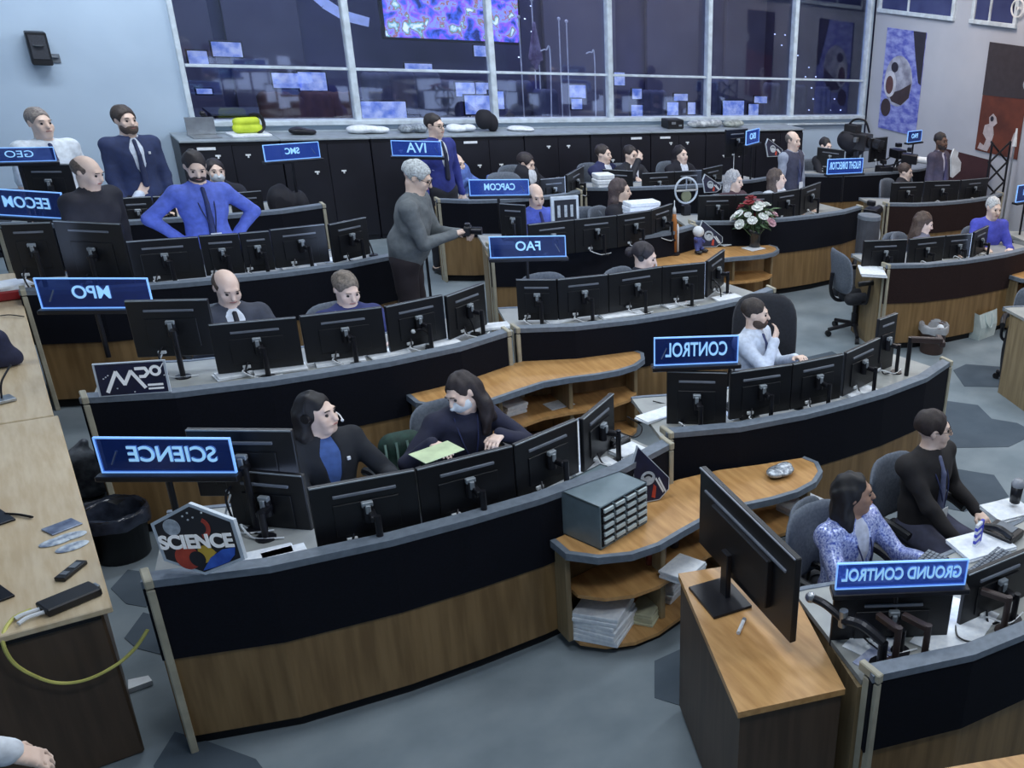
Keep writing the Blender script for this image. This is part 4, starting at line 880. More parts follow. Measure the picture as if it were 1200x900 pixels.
P32 = person(1002,150,1.42, 'camera operator in black standing behind the television camera', .5, sit=False, head=(.2,.2,0), top=(24,24,30), hair=(30,28,30), style='short')
P33 = person(0, 0, 1.76, 'person in a white sleeve whose forearm and hand reach in at the lower left corner', 1.5, sit=False, top=(222,228,236), pants=(60,62,74), hair=(90,80,76), style='short', rh=(-.12,-.34,1.0), curl=.25, lh=(.25,-.05,.85), h=.010)
P33.location = (-.79, 3.92, 0)
P34 = person(343,90,1.3,'dark silhouette of a seated person behind the first window pane',0,top=(30,30,42),hair=(30,26,30),style='short',h=.016); P34.location = onY(343,105,16.75).xy.to_3d()
P35 = person(552,100,1.3,'dark silhouette of a seated person behind the second window pane',0,top=(26,26,38),hair=(26,24,30),style='short',h=.016); P35.location = onY(552,108,16.6).xy.to_3d()
P36 = person(596,118,1.3,'dark silhouette of a seated person behind the third window pane',0,top=(24,26,36),hair=(26,24,30),style='short',h=.016); P36.location = onY(597,125,16.1).xy.to_3d()
for b, l in ((P1,'grey office chair of the person in black jacket at the front console'),(P2,'grey office chair of the long haired person bending over papers'),(P3,'grey office chair of the person in the grey suit'),(P4,'grey office chair of the fair haired person in the blue jacket'),
             (P7,'dark office chair of the person in the sparkling top'),(P8,'office chair of the person with glasses in a black shirt'),(P13,'office chair of the seated balding person at the upper left'),(P17,'office chair behind the CAPCOM sign'),
             (P18,'office chair of the blue shirted person right of the CAPCOM sign'),(P19,'office chair of the person in the navy suit at the rear'),(P20,'grey office chair of the person with a hand at the chin'),(P21,'grey office chair of the dark haired person before the cabinets'),
             (P22,'office chair of the long haired person in profile at the centre'),(P23,'grey office chair of the headset wearer at FAO'),(P24,'office chair of the white haired person behind the vase'),(P25,'office chair of the person in the white top behind the vase'),(P29,'office chair of the long haired person at the right rear'),(P27,'office chair by the wall left of the television camera'),(P14,'office chair before the black cabinets behind the blue shirted person'),(P16,'office chair of the half hidden person in light blue'),(P30,'office chair of the white haired person at the right edge'),(P31,'office chair among the camera gear')):
    under_chair(b, l)
chair(P6.location.x+.26, P6.location.y+.10, -.45, 'large black office chair beside the bearded person in white at CONTROL', True)
# ================================================================== LOOSE THINGS
def chair_at(px, py, rz, label, tall=False, z=1.0):
    v = at(px, py, z*SF); return chair(v.x, v.y-.27*SF, rz, label, tall)
chair_at(636,312,.1,'empty grey office chair behind the left end of the FAO console')
chair_at(590,196,.1,'empty grey office chair right of the IVA sign before the black cabinets')
chair_at(684,236,.1,'empty grey office chair left of the long haired person at the centre')
chair_at(1050,266,.1,'empty light grey office chair at the right rear console')
chair_at(992,278,1.3,'grey office chair standing in the aisle beside the right console')
chair_at(14,214,.1,'grey office chair at the left edge above the EECOM sign')
v = at(957,578,.90); o = chair(v.x, v.y-.2, .4, 'dark low office chair behind the person in the sparkling top'); o.scale = (.9,.9,.9)
chair_at(1193,330,-1.0,'dark office chair cut by the right picture edge')
# ---- grey drawer cabinet
p = [at(x, y, 1.10) for x, y in ((668,580),(706,596),(762,566),(716,548))]
a, b = at(707,646,.775), at(764,612,.775); w = .42; dirv = (at(762,565,1.08)-at(706,596,1.08)); dirv.z = 0; w = dirv.length; dirv.normalize(); rz = math.atan2(dirv.y, dirv.x)
base = at(707,646,.775); dep = .40; nrm = Vector((-dirv.y, dirv.x, 0)); c = base+dirv*w/2+nrm*dep/2; hz = .29
root = empty('drawer_cabinet', (c.x,c.y,.773), rz, 'small grey metal cabinet of many little drawers on the wooden corner counter', 'cabinet')
gm = mat('grey_metal', (112,128,136), .4, .25, c2=(100,116,124), scale=9)
MB().box((0,0.012,hz-.006), (w,dep-.02,.012)).box((0,dep/2-.006,hz/2), (w,.012,hz)).box((-w/2+.006,0.01,hz/2), (.012,dep-.02,hz)).box((w/2-.006,.01,hz/2), (.012,dep-.02,hz)).box((0,.01,.006), (w,dep-.02,.012)).box((0,.03,hz/2), (w-.02,dep*.7,hz-.02)).build('body', gm, root)
lt = mat('drawer_label', (190,205,208), .5)
for i in range(4):
    for j in range(5):
        x = -w/2+.012+(w-.024)*(i+.5)/4; z = .012+(hz-.024)*(j+.5)/5
        d = MB().box((x,-dep/2+.04,z), ((w-.024)/4-.008,.06,(hz-.024)/5-.007)).build('drawer', dark, root)
        MB().box((x,-dep/2+.006,z+.008), ((w-.024)/4-.02,.012,.024)).build('pull', lt, d)
for x in range(1,4): MB().box((-w/2+.012+(w-.024)*x/4,-dep/2+.015,hz/2), (.006,.02,hz-.02)).build('divider', gm, root)
# ---- papers
def sheet(px, py, z, sx, sy, rz, label, t=.004, name='paper_sheet', cat='paper', m=None, n=1, group=None):
    v = at(px, py, z); root = MB()
    for k in range(n): root.box((random.uniform(-.008,.008) if n > 1 else 0, random.uniform(-.008,.008) if n > 1 else 0, t*(k+.5)), (sx,sy,t*.96), rz=random.uniform(-.06,.06) if n > 1 else 0)
    o = root.build(name, m or paper); o.location = (v.x,v.y,z+.0005); o.rotation_euler = (0,0,rz); return tag(o, label, cat, group)
sheet(708,738,.075,.30,.30,.65,'tall stack of white paper on the lowest shelf of the corner counter',.030,'paper_stack','paper',n=7)
sheet(783,690,.075,.30,.24,.5,'stack of white binders on the lowest shelf right of the tall paper stack',.035,'paper_stack','paper',n=4)
sheet(757,722,.075,.20,.16,.7,'low pile of cream papers beside the tall paper stack',.02,'paper_stack','paper',mat('cream_paper',(205,205,175),.8),n=4)
sheet(800,672,.437,.24,.2,.4,'white folded papers on the upper shelf of the corner counter',.02,'paper_stack','paper',n=3)
sheet(655,474,.437,.22,.16,.1,'single white sheet on the open shelf behind the science operators')
sheet(600,483,.437,.2,.16,.2,'white box of papers on the shelf behind the science operators',.03,'paper_stack','paper',n=3)
sheet(938,596,.437,.30,.22,.2,'white papers on the shelf left of the person in the sparkling top',.02,'paper_stack','paper',n=3)
sheet(512,530,1.15,.26,.17,.25,'pale green sheet held by the person bending over papers',m=mat('green_paper',(196,212,170),.8))
LB = [((300,655),.961,.34,.10),((335,650),.961,.20,.09),((440,628),.961,.34,.10),((500,610),.961,.26,.09),((560,592),.961,.26,.10),((700,552),.961,.30,.22),((735,530),.961,.2,.14)]
for i, ((x, y), z, sx, sy) in enumerate(LB):
    sheet(x, y, z, sx, sy, -.1+.05*i, 'white papers on the front console worktop, %s' % ['beside the hexagonal plaque','right of the hexagonal plaque','under the first monitor','between the first and second monitors','under the second monitor','under the turned fourth monitor','near the blue emblem plaque'][i], .012, 'paper_stack', 'paper', n=2)
for i, (x, y, sx, l) in enumerate(((272,441,.2,'beside the MPO plaque'),(330,434,.34,'under the first MPO monitor'),(400,424,.34,'under the second MPO monitor'),(455,415,.3,'under the third MPO monitor'),(520,403,.24,'under the fourth MPO monitor'),(575,384,.3,'at the right end of the MPO console'),(655,376,.25,'under the second FAO monitor'),(728,370,.4,'under the third FAO monitor'),(790,358,.25,'under the fourth FAO monitor'),(852,350,.3,'at the right end of the FAO console'),(770,488,.3,'at the junction by the CONTROL sign'),(868,486,.2,'under the CONTROL monitors'),(1010,462,.3,'at the right end of the CONTROL console'),(190,333,.25,'on the EECOM console'),(350,313,.3,'below the blue shirted person'),(395,305,.25,'at the right end of the EECOM console'))):
    sheet(x, y, .961, sx, .14, random.uniform(-.2,.2), 'white papers lying on the worktop %s' % l, .010, 'paper_stack', 'paper', n=2)
sheet(1022,320,.965,.36,.30,.9,'white papers overhanging the left end of the reflection-tinted right console',.012,'paper_stack','paper',n=3)
sheet(1022,752,.961,.26,.2,.3,'crumpled white sheet on the GROUND CONTROL worktop below the sign',.006)
sheet(1028,772,.961,.22,.14,.2,'blue printed sheet near the front corner of the GROUND CONTROL worktop',.008,m=mat('print_blue',(140,150,185),.7,c2=(200,205,220),scale=20))
sheet(1120,736,.961,.5,.3,.35,'large white sheet among cables on the GROUND CONTROL worktop')
sheet(1150,640,.961,.36,.24,-.15,'open white notebook on the desk in front of the person with glasses',.012,'notebook','notebook',n=2)
sheet(1180,600,.90,.30,.22,-.2,'white booklet at the right edge beside the cup',.014,'notebook','notebook',n=2)
sheet(883,291,.774,.26,.2,.2,'white sheet under the flower vase')
sheet(850,287,.774,.14,.1,.2,'small white card on the counter between the emblem plaque and the vase')
# keyboards and phones on the front worktop
def keyboard(px, py, rz, label):
    v = at(px, py, .961); r = empty('keyboard', (v.x,v.y,.962), rz, label, 'keyboard'); MB().box((0,0,.010), (.42,.14,.018)).build('case', blackp, r)
    b = MB()
    for i in range(14):
        for j in range(5): b.box((-.19+.029*i,-.052+.026*j,.022), (.024,.021,.008))
    b.build('keys', grey, r)
keyboard(1080,670,.3,'black keyboard behind the GROUND CONTROL sign'); keyboard(1160,665,.2,'dark keyboard in front of the open notebook')
def phone(px, py, z, rz, label):
    v = at(px, py, z); r = empty('desk_phone', (v.x,v.y,z), rz, label, 'phone'); MB().box((0,0,.025), (.18,.2,.045)).build('base', blackp, r)
    MB().tube([(-.07,-.09,.06),(-.075,0,.085),(-.07,.09,.06)], .022).build('handset', blackp, r); MB().box((.035,.0,.05), (.08,.12,.006)).build('keypad', grey, r)
phone(1175,628,.961,.2,'black desk phone at the right edge'); phone(870,485,.961,.1,'dark desk phone under the CONTROL sign'); phone(300,312,.961,0,'desk phone on the EECOM console'); phone(716,520,.961,.4,'desk phone beside the turned monitor')
# headset-like clamps, small white connectors: microphone stands along the consoles
for i, (x, y, z0, l) in enumerate(((500,600,.961,'between the first two science monitors'),(608,572,.961,'below the third science monitor'),(505,408,.961,'on the MPO console'),(557,393,.961,'at the right of the MPO console'),(845,350,.961,'at the right end of the FAO console'),(935,478,.961,'below the CONTROL monitors'),(640,372,.961,'at the left of the FAO console'),(438,300,.961,'behind the photographer'),(1000,452,.961,'at the right end of the CONTROL console'))):
    v = at(x, y, z0); r = empty('microphone_stand', v, random.uniform(0,3), 'small goose-neck microphone %s' % l, 'microphone')
    MB().cyl((0,0,0),(0,0,.02),.045,.04).build('base', dark, r); MB().tube([(0,0,.01),(0,.02,.12),(.05,.05,.18),(.10,.05,.17)], .007).build('neck', dark, r); MB().ball((.11,.05,.165), .018, 8, 6).build('head', white, r)
# ---- hanging headsets and cables at the console junctions
def cable(pts, label, m=None, r=.005, name='cable'):
    return tag(MB().tube(pts, r, 6).build(name, m or blackp), label, 'cable')
def P_(x, y, z): return at(x, y, z)
cable([P_(765,470,.975),P_(790,478,.95),P_(800,500,1.0),P_(786,520,.9)], 'black cable looping over the junction left of the CONTROL sign')
cable([P_(722,505,.97),P_(745,512,.97),P_(752,500,.9),P_(735,488,.975)], 'black cable curled on the wooden worktop by the turned monitor')
cable([P_(1010,745,.975),P_(1030,762,.967),P_(1060,778,.967),P_(1085,772,.967)], 'black cable curving on the GROUND CONTROL worktop, left one')
cable([P_(1100,700,1.0),P_(1090,740,.9),P_(1105,765,.967),P_(1130,758,.967)], 'black cable hanging from the GROUND CONTROL monitor')
cable([P_(1120,725,.95),P_(1122,745,.975),P_(1140,752,.967),P_(1162,745,.967)], 'black cable curving on the large white sheet')
cable([P_(838,560,1.0),P_(826,568,.83),P_(822,574,.782),P_(832,570,.782)], 'thin black cable hanging onto the corner counter behind the large monitor')
ycab = mat('yellow_cable', (205,200,110), .5)
cable([Vector(at(36,714,.955)), Vector(at(14,726,.96)), onY(3,748,4.93), onY(12,772,4.92), onY(32,788,4.92), onY(65,800,4.92), onY(100,797,4.9), onY(135,780,4.88), onY(158,760,4.88), onY(173,738,4.88)], 'yellow cable hanging in a wide loop over the end of the side counter', ycab, .008)
# ---- items on the left counter
CT = .9485
v = at(83,706,CT); r = empty('power_adapter', v, .35, 'flat black electronics box with two plugs on the side counter', 'adapter')
MB().box((0,0,.022), (.22,.11,.042)).build('case', blackp, r); MB().tube([(-.11,.02,.02),(-.17,.03,.02),(-.2,.03,.015)], .010).tube([(-.11,-.02,.02),(-.17,-.01,.02),(-.21,-.02,.015)], .010).build('plug', white, r); MB().box((.114,0,.03), (.012,.04,.02)).build('connector', steel, r)
v = at(84,671,CT); r = empty('handheld_remote', v, .9, 'black handheld remote lying on the side counter', 'remote'); MB().box((0,0,.012), (.16,.05,.022)).build('case', blackp, r); MB().box((.03,0,.024), (.05,.03,.004)).box((-.04,0,.024), (.03,.03,.004)).build('buttons', grey, r)
sheet(73,618,CT,.14,.10,.4,'silver folded packet on the side counter',.008,'foil_packet','packet',mat('foil',(150,160,180),.3,.5,c2=(90,100,125),scale=12))
def stickers(px, py, rz, label): 
    v = at(px, py, CT); r = MB().lathe([(.001,0),(.055,0),(.058,.004),(.05,.007),(.001,.008)], (0,0,0), 18, 1.25, .7); o = r.build('cloth_badge', mat('badge_white',(205,215,222),.6,c2=(110,125,150),scale=25)); o.location=v; o.rotation_euler=(0,0,rz); tag(o,label,'badge')
stickers(66,635,.2,'oval white badge on the side counter, left one'); stickers(85,641,.3,'oval white badge on the side counter, lowest one'); stickers(82,629,.1,'oval white badge on the side counter, upper right one')
def edge_monitor(px, py, label, hh=.36, ww=.5, rz=1.9):
    v = at(px, py, CT); r = empty('computer_monitor', v, rz, label, 'monitor'); MB().box((0,0,hh/2+.1), (ww,.03,hh)).box((0,-.025,hh/2+.1), (ww*.5,.03,hh*.5)).build('housing', blackp, r)
    MB().box((0,.019,hh/2+.1), (ww-.04,.008,hh-.04)).build('screen', mat('dim_screen'), r); MB().box((0,-.04,.1), (.06,.02,.2)).build('stand_neck', dark, r); MB().box((0,0,.006), (.25,.2,.012)).build('stand_base', dark, r)
edge_monitor(-28,700,'dark monitor cut by the left edge on the side counter, near one'); edge_monitor(-22,610,'dark monitor cut by the left edge on the side counter, behind the near one', .3,.45)
v = at(3,470,CT); r = empty('tablet_stand', v, .3, 'thin metal stand with a long arm at the left edge of the side counter', 'stand'); MB().box((0,0,.01), (.12,.1,.02)).build('base', steel, r); MB().tube([(0,0,.02),(.03,.02,.12),(.12,.08,.2)], .006).build('arm', dark, r)
cable([at(6,602,CT+.01), at(22,603,CT+.01), at(38,606,CT+.01)], 'short dark cable end on the side counter', r=.007)
cable([at(0,370,CT+.01), at(12,369,CT+.01), at(28,371,CT+.01)], 'thin dark cable lying across the far part of the side counter', r=.005)
v = at(12,348,CT); r = empty('red_tray', v, .1, 'red tray with white papers at the far end of the side counter', 'tray'); MB().box((0,0,.04), (.3,.22,.08)).build('box', mat('red_plastic',(150,30,36),.5), r); MB().box((0,.0,.09), (.28,.2,.02)).box((.02,0,.11), (.26,.2,.02), rz=.2).build('papers', paper, r)
s = SDF((-.14,-.12,-.02),(.14,.12,.34),.015); s.cap((0,0,.08),(0,0,.2),.085,.07,k=.04); s.cap((-.04,0,.05),(.05,0,.05),.07,k=.04); s.plane((0,0,.0),(0,0,-1))
v = at(4,428,CT); o = s.build('cloth_pouch', mat('pouch_navy',(34,38,66),.8,scale=30)); o.location = v; tag(o,'dark blue cloth pouch at the left edge of the side counter','pouch')
# ---- waste bins
def bin_(px, py, rad, hh, m, label, lin_, rx=0):
    v = at(px, py, 0); r = empty('waste_bin', (v.x,v.y,0), 0, label, 'bin')
    MB().lathe([(.001,.004),(rad*.82,.0),(rad*.86,.01),(rad,hh),(rad+.012,hh),(rad+.012,hh-.02),(rad-.008,hh-.022),(rad*.83,.02),(.001,.02)], (0,0,0), 28).build('bucket', m, r, True)
    b = MB(); n = 28; prof = []
    for k, (rr, zz) in enumerate(((rad*.8,hh*.55),(rad-.01,hh-.03),(rad+.005,hh+.008),(rad+.02,hh-.01),(rad+.022,hh-.09))):
        prof.append([(rr*(1+.03*math.sin(5*t+k))*math.cos(t), rr*(1+.03*math.sin(5*t+k))*math.sin(t), zz+.008*math.sin(7*t+k*2)) for t in [2*math.pi*i/n for i in range(n)]])
    vs = [q for ring in prof for q in ring]; fs = [(k*n+i,k*n+(i+1)%n,(k+1)*n+(i+1)%n,(k+1)*n+i) for k in range(len(prof)-1) for i in range(n)]
    b.add(vs, fs).build('liner', lin_, r, True); return r
bin_(146,650,.175,.36,blackp,'black round waste bin with a shiny liner left of the SCIENCE sign', mat('black_liner',(54,60,74),.18,c2=(34,38,48),scale=14))
rb = bin_(1091,412,.165,.36,mat('brown_bin',(84,62,56),.5),'brown round waste bin with a clear bag below the right console', mat('clear_bag',(205,210,216),.25,alpha=.55))
s = SDF((-.12,-.12,-.12),(.12,.12,.12),.014); s.ell((0,0,0),(.08,.05,.04)); s.ell((.02,-.03,.05),(.04,.05,.05)); o = s.build('tissue', paper, rb); o.location = (.04,-.02,.26)
# wrapped cloth bag near the bin
v = at(108,580,.0); s = SDF((-.2,-.2,-.02),(.2,.2,.55),.018); s.cap((0,0,.1),(0,0,.3),.12,.09,k=.05); s.cap((-.05,.0,.3),(.04,.02,.42),.05,.03,k=.04); s.cap((.05,-.04,.2),(.09,-.08,.1),.05,k=.04); s.plane((0,0,0.003),(0,0,-1))
o = s.build('plastic_bag', mat('bag_grey',(128,136,146),.4,c2=(70,76,88),scale=16)); o.location = (v.x,v.y,0); tag(o,'crumpled grey plastic bag behind the black waste bin','bag')
# ---- tote bag
v = (at(1138,398,0)+at(1162,390,0))/2; r = empty('tote_bag', (v.x,v.y,0), .15, 'white tote bag standing on the floor by the right console', 'bag')
tb = mat('tote_white',(205,216,214),.6,c2=(180,196,196),scale=8); b = MB(); W2, D2, H2 = .19,.075,.34
vs = [(-W2,-D2,.0),(W2,-D2,.0),(W2,D2,0),(-W2,D2,0),(-W2-.02,-D2*.6,H2),(W2+.02,-D2*.6,H2+.01),(W2+.02,D2*.6,H2),(-W2-.02,D2*.6,H2+.015),(-W2,-D2*1.2,H2*.5),(W2,-D2*1.2,H2*.5),(W2,D2*1.2,H2*.5),(-W2,D2*1.2,H2*.5)]
b.add(vs, [(3,2,1,0),(0,1,9,8),(8,9,5,4),(1,2,10,9),(9,10,6,5),(2,3,11,10),(10,11,7,6),(3,0,8,11),(11,8,4,7)]).build('bag_body', tb, r)
for s_ in (-1,1): MB().tube([(-.08,s_*D2*.7,H2-.02),(-.07,s_*D2*1.2,H2-.12),(0,s_*D2*1.5,H2-.19),(.07,s_*D2*1.2,H2-.12),(.08,s_*D2*.7,H2-.02)], .009).build('handle', tb, r)
# ---- cup, green bag, etc
v = at(1189,588,.961); r = empty('drink_cup', v, 0, 'dark cup with a clear lid at the right edge', 'cup'); MB().lathe([(.001,0),(.035,0),(.042,.12),(.001,.12)], n=18).build('cup', dark, r, True); MB().lathe([(.044,.12),(.044,.135),(.03,.165),(.001,.17)], n=18).build('lid', mat('lid_grey',(150,155,165),.3), r, True)
v = at(1143,642,.961); r = empty('small_flag_stand', v, .3, 'small striped blue and white item standing behind the GROUND CONTROL sign', 'flag'); b1 = MB(); b2 = MB()
for k in range(7): (b1 if k%2 else b2).box((0,0,.03+.022*k), (.07,.02,.022))
b1.box((.045,0,.1), (.03,.02,.15)).build('blue_stripes', mat('flag_blue',(60,70,190),.5), r); b2.box((0,0,.01),(.09,.05,.02)).build('white_stripes', white, r)
v = at(487,552,.55); s = SDF((-.25,-.2,-.3),(.25,.2,.3),.016); s.cap((-.06,0,-.1),(.06,0,-.1),.13,k=.04); s.cap((-.05,0,.05),(.05,0,.05),.10,k=.05); o = s.build('backpack', mat('dark_green_cloth',(30,62,54),.8,c2=(20,44,38),scale=24)); vv = at(490,530,.9); o.location = (vv.x,vv.y+.35,.75); tag(o,'dark green bag with pale straps between the two science operators','bag')
for k in range(3): MB().tube([(-.13+.07*k,-.10,.13),(-.14+.07*k,-.145,.02),(-.15+.06*k,-.14,-.12)], .008).build('strap', mat('strap_pale',(120,150,140),.7), o)
s = SDF((-.2,-.15,-.05),(.2,.15,.2),.012); s.ell((0,0,.03),(.11,.08,.026),k=.02); s.ell((.06,.03,.04),(.055,.04,.024),k=.02); s.ell((-.07,-.02,.038),(.05,.05,.024),k=.02); v = at(914,556,.775)
o = s.build('snack_bag', mat('crinkled_foil',(200,208,215),.25,.5,c2=(110,118,130),scale=45,bump=.6)); o.location = v; tag(o,'crinkled silver snack bag on the right lobe of the corner counter','packet')
for i, (x, y, c3) in enumerate(((762,660,(120,60,50)),(775,655,(150,150,165)),(790,640,(90,96,120)))):
    v = at(x, y, .437); o = MB().lathe([(.001,0),(.03,0),(.032,.09),(.02,.11),(.001,.11)], n=12).build('small_bottle', mat('bottle_%d'%i, c3,.3), smooth=True); o.location = v; tag(o, ['brown small bottle on the upper shelf of the corner counter','grey small bottle on the upper shelf of the corner counter','dark blue small bottle on the upper shelf of the corner counter'][i], 'bottle')
# ---- vase with flowers
base = at(884,289,.774); r = empty('flower_vase', base, 0, 'dark glass vase holding a large bouquet of red and white flowers', 'vase')
r.scale = (1.35,1.35,1.2)
MB().lathe([(.001,0),(.055,0),(.06,.01),(.05,.06),(.06,.14),(.085,.2),(.08,.2),(.055,.14),(.001,.12)], n=24).build('vase', mat('vase_glass',(42,46,48),.15,spec=.7), r, True)
st = MB(); lf = MB(); gcol = mat('leaf_green',(92,118,84),.7,c2=(60,86,58),scale=18)
FC = {'flower_red':mat('petal_red',(150,46,54),.7,c2=(110,30,38),scale=20),'flower_white':mat('petal_white',(226,228,226),.7,c2=(200,205,200),scale=18),'flower_pink':mat('petal_pink',(196,160,170),.7,c2=(170,128,140),scale=18)}
spots = []
for i in range(26):
    t = i*2.399; q = math.sqrt((i+.5)/26); spots.append(Vector((.23*q*math.cos(t), .20*q*math.sin(t), .50-.24*q*q+random.uniform(-.03,.05))))
for i, sp in enumerate(spots):
    st.tube([(0,0,.08), sp*.5+Vector((0,0,.04)), sp], .004, 5)
    kind = ['flower_white','flower_red','flower_white','flower_pink','flower_red'][i%5]; fb = MB(); R0 = random.uniform(.032,.05)
    fb.ball(sp, R0*.45, 8, 6)
    ax = (sp-Vector((0,0,.15))).normalized(); u = ax.orthogonal().normalized(); w_ = ax.cross(u)
    for ring, (n_, rr, up) in enumerate(((5,.5,.5),(7,.95,.15))):
        for k in range(n_):
            a_ = 2*math.pi*k/n_+ring; dd = (u*math.cos(a_)+w_*math.sin(a_)); c1 = sp+dd*R0*rr*.4; c2_ = sp+dd*R0*rr*1.15+ax*R0*up; sd = ax.cross(dd)*R0*.42
            fb.quad(c1-sd*.5, c2_-sd, c2_+sd, c1+sd*.5, .004)
    fb.build(kind, FC[kind], r)
for i in range(70):
    t = random.uniform(0,6.28); q = random.uniform(.3,1.1); p0 = Vector((.12*q*math.cos(t),.11*q*math.sin(t),.24+random.uniform(-.02,.2))); d_ = Vector((math.cos(t),math.sin(t),random.uniform(-.35,.6))).normalized(); L = random.uniform(.08,.16); s_ = d_.cross(Vector((0,0,1))).normalized()*L*.18
    p1 = p0+d_*L*.5; p2 = p0+d_*L-Vector((0,0,.02)); lf.add([p0, p1+s_, p2, p1-s_, p1+Vector((0,0,.008))], [(0,1,4),(1,2,4),(2,3,4),(3,0,4),(0,3,2,1)])
st.build('stems', gcol, r); lf.build('leaves', gcol, r)
# ---- rocket model
v = at(790,298,.774); r = empty('rocket_model', v, 0, 'model rocket with orange core and two white boosters beside the round headed toy', 'model')
MB().lathe([(.001,0),(.07,0),(.07,.015),(.02,.03),(.001,.03)], n=18).build('stand', dark, r); MB().lathe([(.001,.03),(.032,.03),(.032,.42),(.026,.44),(.022,.50),(.001,.52)], n=16).build('core_stage', mat('rocket_orange',(176,110,52),.5), r, True)
for s_ in (-1,1): MB().lathe([(.001,.03),(.017,.03),(.016,.34),(.001,.38)], (s_*.047,0,0), 12).build('booster', white, r, True)
MB().lathe([(.022,.50),(.018,.56),(.005,.60),(.004,.66),(.001,.66)], n=12).build('capsule', white, r, True)
# ---- round headed toy astronaut
v = at(818,296,.774); r = empty('toy_astronaut', v, .5, 'small toy figure with a round white helmet and dark boots on the counter', 'toy'); s = SDF((-.16,-.16,-.02),(.16,.16,.36),.009)
s.cap((0,0,.10),(0,0,.17),.05,k=.02); s.cap((-.05,0,.16),(-.11,-.02,.20),.022,k=.02); s.cap((.05,0,.16),(.10,-.02,.12),.022,k=.02); s.cap((-.03,0,.08),(-.05,-.02,.03),.028,k=.02); s.cap((.03,0,.08),(.06,-.03,.03),.028,k=.02); s.build('body', mat('toy_blue',(74,84,150),.7), r)
MB().ball((0,0,.265), .07, 18, 12).build('helmet', white, r, True); MB().ball((-.055,-.04,.024), .04, 12, 8, (1.2,1.4,.55)).ball((.065,-.05,.024), .04, 12, 8, (1.2,1.4,.55)).build('boots', blackp, r, True)
# ---- small round emblem, display frame, white boxes
v = at(804,238,1.12); r = empty('round_emblem', (v.x,v.y,1.10), 0, 'round wheel shaped emblem on a stand before the rear monitors', 'emblem'); R_ = .17
MB().tube([(R_*math.cos(t),0,.02+R_+R_*math.sin(t)) for t in [2*math.pi*i/20 for i in range(21)]], .014, 6, False).build('ring', mat('plaque_rim'), r); MB().tube([(-R_,0,.02+R_),(R_,0,.02+R_)], .016).tube([(0,0,.02),(0,0,.02+2*R_)], .01).build('spokes', steel, r)
MB().cyl((0,-.01,.02+R_*.55),(0,.01,.02+R_*.55),.075,n=18).build('disc', mat('emblem_green',(120,124,96),.6), r); MB().box((0,0,-.1),(.12,.08,.2)).build('stand', dark, r)
a, b = onY(646,252,10.42), onY(678,250,10.42); r = empty('picture_board', ((a.x+b.x)/2,10.42,.961), 0, 'pale framed display board with dark figures behind the FAO console row', 'frame'); w = (b-a).length
MB().box((0,0,.31), (w,.03,.32)).box((-w*.35,0,.08),(.04,.05,.16)).box((w*.35,0,.08),(.04,.05,.16)).build('frame', mat('plaque_rim'), r); MB().box((0,-.017,.31), (w-.07,.008,.24)).build('picture', spaceb, r)
for k in (-.25,0,.22): MB().box((w*k,-.022,.30), (.035,.008,.14)).build('figure', moonm, r)
def pile(px, py, Y, sx, sy, n, t, label, m=None):
    q = onY(px, py, Y); o = MB()
    for k in range(n): o.box((random.uniform(-.01,.01), random.uniform(-.01,.01), t*(k+.5)), (sx,sy,t*.94), rz=random.uniform(-.05,.05))
    o = o.build('paper_box', m or paper); o.location = (q.x, Y, .961); tag(o, label, 'box')
pile(752,243,10.36,.42,.2,7,.052,'white stacked boxes right of the long haired person at the centre'); pile(707,232,12.42,.26,.2,4,.07,'white box pile left of the long haired person at the centre')
MB().box((0,-.1,.2),(.1,.006,.04)).build('red_stripe', mat('stripe_red',(170,60,66),.6), bpy.data.objects['paper_box'])
# ---- things on the ledge above the cabinets
LZ = 1.445
def onL(px, py, y=14.85): q = onY(px, py, y); return Vector((q.x, y, LZ))
v = onL(239,165); r = empty('laptop', v, .1, 'open silver laptop on the left end of the black cabinets', 'laptop'); MB().box((0,-.1,.008), (.32,.22,.016)).build('base', steel, r); MB().box((0,.03,.12), (.32,.015,.22)).build('lid', steel, r)
s = SDF((-.1,-.1,-.06),(.1,.1,.08),.01); s.ell((0,0,0),(.035,.03,.04)); s.cap((0,0,0),(.04,.0,-.03),.012); o = s.build('headset_clip', dark, r); o.location = (.05,.03,.27)
v = onL(292,160); r = empty('cushion_bag', v, .1, 'bright yellow folded bag with a black strap on the cabinet ledge', 'bag'); s = SDF((-.25,-.2,0),(.25,.2,.32),.014); s.cap((-.12,0,.09),(.12,0,.09),.06,k=.03); s.cap((-.11,0,.17),(.10,0,.18),.055,k=.01); s.build('bag_body', mat('hi_vis_yellow',(206,222,60),.6,c2=(176,196,40),scale=9), r)
MB().tube([(.1,-.05,.02),(.19,-.02,.12),(.16,0,.25),(.05,0,.26)], .022).build('strap', dark, r); MB().box((0,0,.015),(.46,.3,.03)).build('tray', paper, r)
def lump(name, px, py, dims, m, label, cat, y=14.85, hz_=0):
    v = onL(px, py, y); s = SDF((-dims[0]-.03,-.16,-.02),(dims[0]+.03,.16,dims[2]*2+.05),.014)
    for k in range(5): s.ell((random.uniform(-.6,.6)*dims[0],random.uniform(-.04,.04),dims[2]*random.uniform(.7,1.1)),(dims[0]*.5,dims[1],dims[2]*.8),k=.03)
    s.plane((0,0,.002),(0,0,-1)); o = s.build(name, m); o.location = v+Vector((0,0,hz_)); return tag(o, label, cat)
lump('coiled_cable', 356,162,(.16,.08,.05),dark,'coil of black cable lying on the cabinet ledge','cable')
